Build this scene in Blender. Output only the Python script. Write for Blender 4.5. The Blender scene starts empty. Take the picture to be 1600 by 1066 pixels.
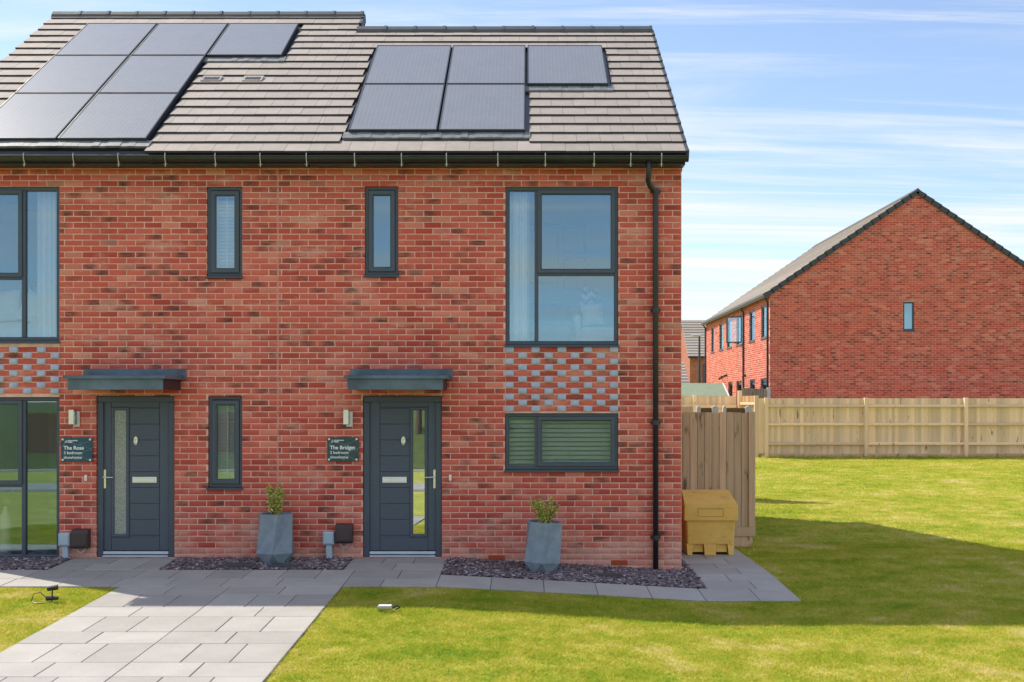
import bpy, math, random
import numpy as np
from mathutils import Vector, Matrix

random.seed(7)
rng = np.random.default_rng(7)
scene = bpy.context.scene
COL = scene.collection

# ------------------------------------------------------------------ camera
cam_data = bpy.data.cameras.new('camera')
cam_data.sensor_width = 36.0
cam_data.lens = 36.0 * 1765 / 1600
cam_data.shift_x = (800 - 825) / 1600
cam_data.shift_y = (632 - 533) / 1600
cam_data.clip_end = 3000
cam = bpy.data.objects.new('camera', cam_data)
COL.objects.link(cam)
cam.location = (0, -14.3, 1.93)
cam.rotation_euler = (math.radians(90), 0, 0)
scene.camera = cam

# ------------------------------------------------------------------ sky, sun, exposure
SUN = Vector((-0.558, 0.359, 0.749)).normalized()
world = bpy.data.worlds.new('World')
scene.world = world
world.use_nodes = True
wt = world.node_tree
wt.nodes.clear()


def wn(kind, **kw):
    n = wt.nodes.new(kind)
    for k, v in kw.items():
        setattr(n, k, v)
    return n


sky = wn('ShaderNodeTexSky', sky_type='NISHITA', sun_disc=False)
sky.sun_elevation = math.asin(SUN.z)
sky.sun_rotation = math.atan2(SUN.x, SUN.y)
sky.altitude = 50
sky.air_density = 0.8
sky.dust_density = 0.3
sky.ozone_density = 1.6
tc = wn('ShaderNodeTexCoord')
sep = wn('ShaderNodeSeparateXYZ')
wt.links.new(tc.outputs['Generated'], sep.inputs[0])


def wmath(op, a, b=None, clamp=False):
    n = wn('ShaderNodeMath', operation=op, use_clamp=clamp)
    for i, v in enumerate((a, b)):
        if v is None:
            continue
        if isinstance(v, (int, float)):
            n.inputs[i].default_value = v
        else:
            wt.links.new(v, n.inputs[i])
    return n.outputs[0]


den = wmath('ADD', wmath('MAXIMUM', sep.outputs['Z'], 0.0), 0.10)
cx = wmath('DIVIDE', sep.outputs['X'], den)
cy = wmath('DIVIDE', sep.outputs['Y'], den)


def cloud_noise(sx, sy, ang, scale, detail, rough, dist, lo, hi):
    comb = wn('ShaderNodeCombineXYZ')
    wt.links.new(cx, comb.inputs[0])
    wt.links.new(cy, comb.inputs[1])
    mp = wn('ShaderNodeMapping')
    mp.inputs['Rotation'].default_value = (0, 0, math.radians(ang))
    mp.inputs['Scale'].default_value = (sx, sy, 1)
    wt.links.new(comb.outputs[0], mp.inputs[0])
    nz = wn('ShaderNodeTexNoise')
    nz.inputs['Scale'].default_value = scale
    nz.inputs['Detail'].default_value = detail
    nz.inputs['Roughness'].default_value = rough
    nz.inputs['Distortion'].default_value = dist
    wt.links.new(mp.outputs[0], nz.inputs['Vector'])
    mr = wn('ShaderNodeMapRange', interpolation_type='SMOOTHSTEP')
    mr.inputs['From Min'].default_value = lo
    mr.inputs['From Max'].default_value = hi
    wt.links.new(nz.outputs['Fac'], mr.inputs['Value'])
    return mr.outputs[0]


c1 = cloud_noise(0.34, 1.15, 12, 1.0, 8, 0.62, 0.9, 0.42, 0.68)
c2 = cloud_noise(0.20, 2.6, 6, 1.3, 8, 0.68, 0.9, 0.44, 0.68)
c3 = cloud_noise(0.12, 0.5, 10, 0.8, 4, 0.5, 0.2, 0.34, 0.66)
cm = wmath('ADD', wmath('MULTIPLY', c1, 0.80), wmath('MULTIPLY', c2, 0.75))
cm = wmath('MULTIPLY', cm, wmath('ADD', wmath('MULTIPLY', c3, 0.80), 0.38), clamp=True)
cmask = wmath('ADD', wmath('MULTIPLY', cm, 0.90), 0.08, clamp=True)   # a thin veil everywhere, streaks on top
mixc = wn('ShaderNodeMix', data_type='RGBA')
wt.links.new(cmask, mixc.inputs['Factor'])
wt.links.new(sky.outputs[0], mixc.inputs['A'])
mixc.inputs['B'].default_value = (4.6, 4.7, 4.8, 1)
bg = wn('ShaderNodeBackground')
bg.inputs['Strength'].default_value = 0.095
wt.links.new(mixc.outputs['Result'], bg.inputs['Color'])
wo = wn('ShaderNodeOutputWorld')
wt.links.new(bg.outputs[0], wo.inputs[0])

sun_data = bpy.data.lights.new('sun', 'SUN')
sun_data.energy = 2.65
sun_data.angle = math.radians(0.5)
sun_data.color = (1.0, 0.915, 0.77)
sun = bpy.data.objects.new('sun', sun_data)
COL.objects.link(sun)
sun.rotation_euler = SUN.to_track_quat('Z', 'Y').to_euler()
sun.location = (-20, 14, 30)

scene.view_settings.view_transform = 'Standard'
scene.view_settings.look = 'None'
scene.view_settings.gamma = 1.0
scene.view_settings.exposure = 1.2
scene.render.engine = 'CYCLES'
scene.cycles.use_denoising = True
scene.cycles.max_bounces = 8
scene.cycles.transparent_max_bounces = 12
scene.cycles.caustics_reflective = False
scene.cycles.caustics_refractive = False
scene.cycles.sample_clamp_indirect = 6.0

# ------------------------------------------------------------------ materials
M = {}


class NT:
    def __init__(self, name):
        self.m = bpy.data.materials.new(name)
        self.m.use_nodes = True
        self.t = self.m.node_tree
        self.b = self.t.nodes['Principled BSDF']
        M[name] = self.m

    def n(self, kind, **kw):
        x = self.t.nodes.new(kind)
        for k, v in kw.items():
            setattr(x, k, v)
        return x

    def l(self, a, b):
        self.t.links.new(a, b)

    def math(self, op, a, b=0.0, clamp=False):
        x = self.n('ShaderNodeMath', operation=op, use_clamp=clamp)
        for i, v in enumerate((a, b)):
            if isinstance(v, (int, float)):
                x.inputs[i].default_value = v
            else:
                self.l(v, x.inputs[i])
        return x.outputs[0]

    def pos(self, scale=(1, 1, 1)):
        g = self.n('ShaderNodeNewGeometry')
        mp = self.n('ShaderNodeMapping')
        mp.inputs['Scale'].default_value = scale
        self.l(g.outputs['Position'], mp.inputs[0])
        return mp.outputs[0]

    def noise(self, scale, detail=4, rough=0.55, vec=None, sc3=(1, 1, 1)):
        x = self.n('ShaderNodeTexNoise')
        x.inputs['Scale'].default_value = scale
        x.inputs['Detail'].default_value = detail
        x.inputs['Roughness'].default_value = rough
        self.l(vec if vec is not None else self.pos(sc3), x.inputs['Vector'])
        return x.outputs['Fac']

    def ramp(self, fac, stops):
        x = self.n('ShaderNodeValToRGB')
        e = x.color_ramp.elements
        while len(e) < len(stops):
            e.new(0.5)
        for el, (p, c) in zip(e, stops):
            el.position = p
            el.color = (*c, 1)
        self.l(fac, x.inputs[0])
        return x.outputs[0]

    def rng(self, v, a, b, c=0.0, d=1.0):
        x = self.n('ShaderNodeMapRange')
        for i, q in zip(('From Min', 'From Max', 'To Min', 'To Max'), (a, b, c, d)):
            x.inputs[i].default_value = q
        self.l(v, x.inputs['Value'])
        return x.outputs[0]

    def mix(self, f, a, b, blend='MIX'):
        x = self.n('ShaderNodeMix', data_type='RGBA', blend_type=blend)
        for s, v in (('Factor', f), ('A', a), ('B', b)):
            if isinstance(v, (int, float)):
                x.inputs[s].default_value = v
            elif isinstance(v, tuple):
                x.inputs[s].default_value = (*v, 1)
            else:
                self.l(v, x.inputs[s])
        return x.outputs['Result']

    def bump(self, h, strength=0.3, dist=0.01):
        x = self.n('ShaderNodeBump')
        x.inputs['Strength'].default_value = strength
        x.inputs['Distance'].default_value = dist
        self.l(h, x.inputs['Height'])
        self.l(x.outputs[0], self.b.inputs['Normal'])

    def col(self, c):
        if isinstance(c, tuple):
            self.b.inputs['Base Color'].default_value = (*c, 1)
        else:
            self.l(c, self.b.inputs['Base Color'])

    def rough(self, r):
        if isinstance(r, (int, float)):
            self.b.inputs['Roughness'].default_value = r
        else:
            self.l(r, self.b.inputs['Roughness'])


def simple(name, c, rough=0.5, metal=0.0, var=0.12, scale=6.0, bump=0.0, bscale=200, sc3=(1, 1, 1), spec=0.5):
    k = NT(name)
    nz = k.noise(scale, 5, 0.6, sc3=sc3)
    a = tuple(v * (1 - var) for v in c)
    b = tuple(min(1, v * (1 + var)) for v in c)
    k.col(k.ramp(nz, [(0.3, a), (0.7, b)]))
    k.rough(k.rng(nz, 0.2, 0.8, max(0.02, rough - 0.08), min(1, rough + 0.08)))
    k.b.inputs['Metallic'].default_value = metal
    k.b.inputs['Specular IOR Level'].default_value = spec
    if bump:
        k.bump(k.noise(bscale, 3, 0.6), bump, 0.004)
    return k


def attr(k, name):
    a = k.n('ShaderNodeAttribute', attribute_name=name)
    s = k.n('ShaderNodeSeparateXYZ')
    k.l(a.outputs['Vector'], s.inputs[0])
    return s.outputs


def brick_mat(name, stops, pale=0.85):
    k = NT(name)
    A = attr(k, 'ba')
    U = attr(k, 'bu')
    base = k.ramp(A[0], stops)
    big = k.noise(0.9, 4, 0.6)
    base = k.mix(k.rng(big, 0.35, 0.65, 0, 0.22), base, (0.70, 0.19, 0.12))
    # burnt blotch, soft, somewhere along the brick
    streak = k.noise(1.0, 4, 0.6, sc3=(11, 11, 34))
    d = k.math('ABSOLUTE', U[0])
    body = k.math('SUBTRACT', 1.12, k.math('MULTIPLY', k.math('MULTIPLY', d, d), 0.9))
    mask = k.math('MULTIPLY', k.math('MULTIPLY', A[1], body), k.rng(streak, 0.32, 0.62, 0.25, 1.0), clamp=True)
    base = k.mix(mask, base, (0.085, 0.052, 0.045))
    # pale bloom of salts in drifting patches, more of it on the lowest courses
    sepz = k.n('ShaderNodeSeparateXYZ')
    k.l(k.pos(), sepz.inputs[0])
    eff = k.noise(1.0, 6, 0.65, sc3=(1.6, 1.6, 4.5))
    low = k.rng(sepz.outputs['Z'], -0.20, 0.55, 0.27, 0.0)
    e2 = k.math('MULTIPLY', k.rng(k.math('ADD', eff, low), 0.53, 0.76, 0, 1), pale, clamp=True)
    base = k.mix(e2, base, (0.74, 0.40, 0.31))
    base = k.mix(k.math('MULTIPLY', A[2], 0.55), base, (0.66, 0.36, 0.26))
    fine = k.noise(60, 4, 0.7)
    base = k.mix(0.55, base, k.ramp(fine, [(0.3, (0.70, 0.68, 0.68)), (0.7, (1.08, 1.06, 1.06))]), 'MULTIPLY')
    k.col(base)
    k.rough(0.88)
    k.b.inputs['Specular IOR Level'].default_value = 0.25
    k.bump(k.noise(90, 4, 0.7), 0.45, 0.004)


BR = [(0.0, (0.47, 0.068, 0.052)), (0.3, (0.58, 0.102, 0.075)), (0.6, (0.66, 0.134, 0.097)), (0.85, (0.72, 0.175, 0.125)), (1.0, (0.76, 0.25, 0.18))]
brick_mat('red_brick', BR)
brick_mat('red_brick_far', [(p, (c[0] * .97, c[1] * 1.02, c[2] * 1.0)) for p, c in BR], 0.3)
simple('grey_brick', (0.40, 0.46, 0.61), 0.75, var=0.14, scale=18, bump=0.3)
k = simple('mortar', (0.74, 0.45, 0.365), 0.95, var=0.18, scale=9, bump=0.4, bscale=160)
simple('joint_sealant', (0.40, 0.17, 0.13), 0.9)
simple('dark_frame', (0.060, 0.076, 0.106), 0.42, var=0.10, scale=3, bump=0.05, bscale=500)
simple('door_paint', (0.072, 0.092, 0.124), 0.48, var=0.10, scale=14, bump=0.25, bscale=40, sc3=(1, 1, 6))
simple('canopy_paint', (0.095, 0.140, 0.185), 0.34, var=0.42, scale=2.4)
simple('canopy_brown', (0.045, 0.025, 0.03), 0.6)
simple('gutter_black', (0.022, 0.024, 0.030), 0.35, var=0.2, scale=5)
simple('chrome', (0.82, 0.82, 0.82), 0.42, 0.8, var=0.05)
simple('steel', (0.50, 0.50, 0.50), 0.35, 1.0, var=0.08)
simple('brass_chrome', (0.78, 0.74, 0.66), 0.28, 1.0, var=0.06)
simple('aluminium_trim', (0.58, 0.66, 0.76), 0.4, 0.4, var=0.06)
simple('white_paint', (0.86, 0.86, 0.85), 0.5, var=0.04)
simple('room_white', (0.82, 0.83, 0.84), 0.9, var=0.03)
simple('carpet', (0.34, 0.33, 0.32), 0.95, var=0.1, scale=60)
simple('linen_white', (0.80, 0.81, 0.82), 0.9, var=0.05, scale=12, bump=0.2, bscale=60)
simple('chair_blue', (0.20, 0.30, 0.42), 0.9, var=0.1, scale=20)
simple('picture_mount', (0.76, 0.77, 0.76), 0.8, var=0.04)
simple('picture_frame_paint', (0.20, 0.25, 0.32), 0.5)
simple('dark_fabric', (0.06, 0.075, 0.10), 0.9)
simple('dried_flower', (0.55, 0.42, 0.42), 0.9, var=0.3, scale=40)
simple('vase_ceramic', (0.74, 0.75, 0.72), 0.35, var=0.04)
simple('planter_grey', (0.225, 0.275, 0.33), 0.62, var=0.16, scale=10, bump=0.25, bscale=150)
simple('soil', (0.06, 0.045, 0.032), 0.95, var=0.3, scale=40, bump=0.6, bscale=60)
simple('meter_white', (0.40, 0.50, 0.60), 0.5, var=0.06)
simple('meter_brown', (0.055, 0.036, 0.038), 0.5, var=0.15)
simple('cable_white', (0.62, 0.62, 0.60), 0.5)
simple('terracotta', (0.45, 0.085, 0.035), 0.85, var=0.15, scale=30)
simple('dark_hole', (0.02, 0.02, 0.02), 0.9)
simple('lead', (0.17, 0.18, 0.195), 0.55, var=0.25, scale=12, bump=0.5, bscale=30)
simple('panel_frame', (0.035, 0.038, 0.045), 0.35, var=0.1)
simple('verge_dark', (0.050, 0.055, 0.066), 0.6, var=0.15)
simple('lamp_black', (0.02, 0.02, 0.022), 0.45)
simple('sign_text', (0.86, 0.90, 0.92), 0.5, var=0.01)
simple('sign_line', (0.20, 0.33, 0.40), 0.5, var=0.05)
simple('sign_teal', (0.018, 0.075, 0.115), 0.25, var=0.1)
simple('sign_green', (0.030, 0.070, 0.075), 0.25, var=0.1)
simple('cover_slate', (0.060, 0.070, 0.078), 0.7, var=0.2, scale=30, bump=0.3)
simple('concrete_post', (0.50, 0.50, 0.50), 0.85, var=0.15, scale=20)
simple('brown_board', (0.14, 0.075, 0.045), 0.8, var=0.2, scale=20)
simple('green_felt', (0.21, 0.27, 0.19), 0.85, var=0.1, scale=8)
simple('shed_wood', (0.26, 0.17, 0.10), 0.85, var=0.2)
simple('asphalt', (0.055, 0.056, 0.06), 0.9, var=0.2, scale=60, bump=0.4)
simple('kerb_stone', (0.36, 0.35, 0.33), 0.9, var=0.12, scale=10)
simple('bark', (0.10, 0.075, 0.055), 0.95, var=0.3, scale=20, bump=0.8, bscale=30)
simple('render_far', (0.30, 0.13, 0.09), 0.9)


def brick_tex(name):
    k = NT(name)
    b = k.n('ShaderNodeTexBrick')
    g = k.n('ShaderNodeNewGeometry')
    s = k.n('ShaderNodeSeparateXYZ')
    k.l(g.outputs['Position'], s.inputs[0])
    c = k.n('ShaderNodeCombineXYZ')
    k.l(k.math('ADD', s.outputs[0], s.outputs[1]), c.inputs[0])
    k.l(s.outputs[2], c.inputs[1])
    k.l(c.outputs[0], b.inputs['Vector'])
    for n_, v in (('Scale', 1.0), ('Mortar Size', 0.005), ('Brick Width', 0.225), ('Row Height', 0.075)):
        b.inputs[n_].default_value = v
    b.inputs['Color1'].default_value = (0.42, 0.12, 0.065, 1)
    b.inputs['Color2'].default_value = (0.27, 0.07, 0.045, 1)
    b.inputs['Mortar'].default_value = (0.5, 0.34, 0.26, 1)
    k.col(b.outputs['Color'])
    k.rough(0.9)


brick_tex('brick_distant')

# roof tile: per-tile tone and weathering
k = NT('roof_tile')
oi = k.n('ShaderNodeObjectInfo')
nz = k.noise(7, 5, 0.65)
tone = k.ramp(oi.outputs['Random'], [(0.0, (0.315, 0.274, 0.252)), (0.5, (0.345, 0.300, 0.276)), (1.0, (0.375, 0.327, 0.302))])
tone = k.mix(0.5, tone, k.ramp(nz, [(0.3, (0.72, 0.72, 0.72)), (0.7, (1.12, 1.1, 1.08))]), 'MULTIPLY')
k.col(tone)
k.rough(0.8)
k.bump(k.noise(120, 4, 0.7), 0.35, 0.003)
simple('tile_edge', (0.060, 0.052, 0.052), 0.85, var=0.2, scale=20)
simple('ridge_tile', (0.085, 0.090, 0.10), 0.7, var=0.15, bump=0.2)
simple('underlay', (0.05, 0.05, 0.055), 0.9)

# solar glass with fine cell lines
k = NT('solar_glass')
tcn = k.n('ShaderNodeTexCoord')
sp = k.n('ShaderNodeSeparateXYZ')
k.l(tcn.outputs['Object'], sp.inputs[0])


def lines(k, v, period, width):
    f = k.math('FRACT', k.math('DIVIDE', v, period))
    return k.math('LESS_THAN', f, width)


ln = k.math('MAXIMUM', lines(k, sp.outputs[0], 0.0555, 0.07), lines(k, sp.outputs[1], 0.0275, 0.09))
c0 = k.ramp(k.noise(3, 3), [(0.3, (0.165, 0.168, 0.180)), (0.7, (0.185, 0.188, 0.200))])
k.col(k.mix(k.math('MULTIPLY', ln, 0.85), k.mix(0.6, c0, k.ramp(k.noise(14, 5, 0.7), [(0.3, (0.8, 0.8, 0.8)), (0.7, (1.15, 1.15, 1.15))]), 'MULTIPLY'), (0.30, 0.30, 0.32)))
k.rough(0.30)
k.b.inputs['Specular IOR Level'].default_value = 0.9
k.b.inputs['Coat Weight'].default_value = 0.6
k.b.inputs['Coat Roughness'].default_value = 0.12


def glass(name, refl, tint=(0.93, 0.97, 1.0), rough=0.0, trans=(0.93, 0.96, 0.95)):
    k = NT(name)
    k.t.nodes.remove(k.b)
    out = k.t.nodes['Material Output']
    tr = k.n('ShaderNodeBsdfTransparent')
    tr.inputs[0].default_value = (*trans, 1)
    gl = k.n('ShaderNodeBsdfGlossy')
    gl.inputs['Color'].default_value = (*tint, 1)
    gl.inputs['Roughness'].default_value = rough
    lw = k.n('ShaderNodeLayerWeight')
    lw.inputs['Blend'].default_value = 0.3
    f = k.math('ADD', k.math('MULTIPLY', lw.outputs['Fresnel'], 0.8), refl, clamp=True)
    bp = k.n('ShaderNodeBump')
    bp.inputs['Strength'].default_value = 0.02
    bp.inputs['Distance'].default_value = 0.02
    k.l(k.noise(1.4, 2), bp.inputs['Height'])
    k.l(bp.outputs[0], gl.inputs['Normal'])
    mx = k.n('ShaderNodeMixShader')
    k.l(f, mx.inputs[0])
    k.l(tr.outputs[0], mx.inputs[1])
    k.l(gl.outputs[0], mx.inputs[2])
    k.l(mx.outputs[0], out.inputs[0])


glass('glass', 0.15, tint=(0.60, 0.86, 1.0), trans=(0.97, 0.98, 0.975))
glass('door_glass', 0.45)
k = NT('frosted_glass')
k.col(k.ramp(k.noise(90, 3, 0.7), [(0.35, (0.20, 0.22, 0.19)), (0.65, (0.42, 0.44, 0.38))]))
k.rough(0.12)
k.bump(k.noise(70, 3, 0.6), 0.9, 0.01)

# timber
def timber(name, a, b, knots=0.61):
    k = NT(name)
    oi = k.n('ShaderNodeObjectInfo')
    tco = k.n('ShaderNodeTexCoord')
    off = k.n('ShaderNodeVectorMath', operation='MULTIPLY_ADD')
    cmb = k.n('ShaderNodeCombineXYZ')
    for i in range(3):
        k.l(oi.outputs['Random'], cmb.inputs[i])
    k.l(cmb.outputs[0], off.inputs[0])
    off.inputs[1].default_value = (31, 47, 23)
    k.l(tco.outputs['Object'], off.inputs[2])
    mp = k.n('ShaderNodeMapping')
    mp.inputs['Scale'].default_value = (34, 34, 2.2)
    k.l(off.outputs[0], mp.inputs[0])
    g = k.noise(1.0, 5, 0.6, vec=mp.outputs[0])
    col = k.ramp(g, [(0.3, a), (0.7, b)])
    mp2 = k.n('ShaderNodeMapping')
    mp2.inputs['Scale'].default_value = (11, 11, 4)
    k.l(off.outputs[0], mp2.inputs[0])
    kn = k.noise(1.0, 2, 0.5, vec=mp2.outputs[0])
    col = k.mix(k.rng(kn, knots, knots + 0.09, 0, 0.8), col, (0.10, 0.05, 0.025))
    col = k.mix(0.7, col, k.ramp(oi.outputs['Random'], [(0, (0.66, 0.65, 0.63)), (1, (1.12, 1.1, 1.08))]), 'MULTIPLY')
    k.col(col)
    k.rough(0.8)
    k.bump(g, 0.25, 0.004)


timber('fence_timber', (0.58, 0.39, 0.24), (0.77, 0.56, 0.37))
timber('fence_timber_pale', (0.78, 0.55, 0.36), (0.90, 0.69, 0.49), 0.66)
timber('fence_timber_grey', (0.26, 0.21, 0.16), (0.36, 0.30, 0.23))

# paving
k = NT('paving')
oi = k.n('ShaderNodeObjectInfo')
t0 = k.ramp(oi.outputs['Random'], [(0, (0.36, 0.344, 0.33)), (1, (0.455, 0.438, 0.42))])
t0 = k.mix(0.6, t0, k.ramp(k.noise(160, 3, 0.8), [(0.32, (0.66, 0.66, 0.66)), (0.68, (1.18, 1.18, 1.18))]), 'MULTIPLY')
t0 = k.mix(0.4, t0, k.ramp(k.noise(2.5, 5, 0.6), [(0.3, (0.70, 0.69, 0.67)), (0.65, (1.06, 1.06, 1.06))]), 'MULTIPLY')
vor = k.n('ShaderNodeTexVoronoi')
vor.inputs['Scale'].default_value = 9
k.l(k.pos(), vor.inputs['Vector'])
t0 = k.mix(k.math('LESS_THAN', vor.outputs['Distance'], 0.045), t0, (0.8, 0.8, 0.8))
k.col(t0)
k.rough(0.85)
k.bump(k.noise(200, 3, 0.7), 0.3, 0.003)
simple('joint_sand', (0.13, 0.11, 0.085), 0.95, var=0.3, scale=30)

k = NT('slate_chip')
A = attr(k, 'ba')
k.col(k.ramp(A[0], [(0.0, (0.090, 0.066, 0.080)), (0.5, (0.185, 0.138, 0.160)), (0.85, (0.30, 0.235, 0.26)), (1.0, (0.55, 0.50, 0.52))]))
k.rough(0.6)


def lawn_color(k, tipmix=None):
    n1 = k.noise(0.55, 5, 0.62)
    n2 = k.noise(2.6, 4, 0.65)
    n3 = k.noise(1.0, 4, 0.6, sc3=(0.5, 3.2, 1))
    v = k.math('ADD', k.math('MULTIPLY', n1, 0.30), k.math('ADD', k.math('MULTIPLY', n2, 0.34), k.math('ADD', k.math('MULTIPLY', n3, 0.16), k.math('MULTIPLY', k.noise(11, 4, 0.7), 0.20))))
    c = k.ramp(v, [(0.36, (0.18, 0.35, 0.034)), (0.45, (0.41, 0.475, 0.048)), (0.53, (0.58, 0.55, 0.095)), (0.63, (0.78, 0.67, 0.34))])
    # the bank across the road is rough, uncut, darker grass
    sp_ = k.n('ShaderNodeSeparateXYZ')
    k.l(k.pos(), sp_.inputs[0])
    return k.mix(k.rng(sp_.outputs[1], -24.2, -25.4, 0, 1), c, k.ramp(n2, [(0.3, (0.06, 0.10, 0.018)), (0.7, (0.14, 0.18, 0.035))]))


k = NT('lawn_soil')
k.col(k.mix(0.8, lawn_color(k), k.ramp(k.noise(70, 4, 0.75), [(0.3, (0.36, 0.40, 0.32)), (0.7, (0.86, 0.86, 0.8))]), 'MULTIPLY'))
k.rough(0.95)
k = NT('grass_blade')
k.t.nodes.remove(k.b)
A = attr(k, 'ba')
lc = lawn_color(k)
lc = k.mix(1.0, lc, k.ramp(A[0], [(0, (0.45, 0.60, 0.45)), (0.5, (1, 1, 1)), (0.82, (1.15, 1.08, 1.0)), (1.0, (1.6, 1.35, 2.2))]), 'MULTIPLY')
df = k.n('ShaderNodeBsdfDiffuse')
tl = k.n('ShaderNodeBsdfTranslucent')
k.l(lc, df.inputs[0])
k.l(lc, tl.inputs[0])
ms = k.n('ShaderNodeMixShader')
ms.inputs[0].default_value = 0.42
k.l(df.outputs[0], ms.inputs[1])
k.l(tl.outputs[0], ms.inputs[2])
k.l(ms.outputs[0], k.t.nodes['Material Output'].inputs[0])


def leaf_mat(name, stops):
    k = NT(name)
    A = attr(k, 'ba')
    k.col(k.ramp(A[0], stops))
    k.rough(0.55)


leaf_mat('shrub_leaf', [(0, (0.18, 0.22, 0.04)), (0.5, (0.44, 0.43, 0.09)), (0.8, (0.66, 0.57, 0.16)), (1, (0.78, 0.55, 0.28))])
leaf_mat('hedge_leaf', [(0, (0.07, 0.12, 0.02)), (0.6, (0.14, 0.20, 0.035)), (1, (0.22, 0.27, 0.06))])
leaf_mat('tree_leaf', [(0, (0.03, 0.055, 0.015)), (0.6, (0.06, 0.10, 0.025)), (1, (0.11, 0.15, 0.04))])
k = NT('bin_yellow')
c_ = k.ramp(k.noise(4, 4, 0.6), [(0.3, (0.84, 0.50, 0.10)), (0.7, (0.92, 0.60, 0.15))])
c_ = k.mix(k.rng(k.noise(1.0, 6, 0.7, sc3=(5, 5, 14)), 0.55, 0.75, 0, 0.55), c_, (0.42, 0.26, 0.10))
c_ = k.mix(k.rng(k.noise(38, 4, 0.7), 0.62, 0.72, 0, 0.5), c_, (0.30, 0.20, 0.09))
k.col(c_)
k.rough(0.6)
k.bump(k.noise(60, 3), 0.1, 0.004)
simple('bin_panel', (0.42, 0.29, 0.08), 0.55, var=0.1)

# ------------------------------------------------------------------ object helpers
WLOC = {}


def put(o, parent=None, world=None):
    COL.objects.link(o)
    if world is not None:
        o.location = world
    WLOC[o.name] = Vector(o.location)
    if parent is not None:
        o.parent = parent
        o.matrix_parent_inverse = Matrix.Translation(-WLOC[parent.name])
    return o


def tag(o, label=None, cat=None, group=None, kind=None):
    for key, v in (('label', label), ('category', cat), ('group', group), ('kind', kind)):
        if v:
            o[key] = v
    return o


def thing(name, loc, label, cat, group=None):
    o = put(bpy.data.objects.new(name, None), None, loc)
    o.empty_display_size = 0.1
    return tag(o, label, cat, group)


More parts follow.
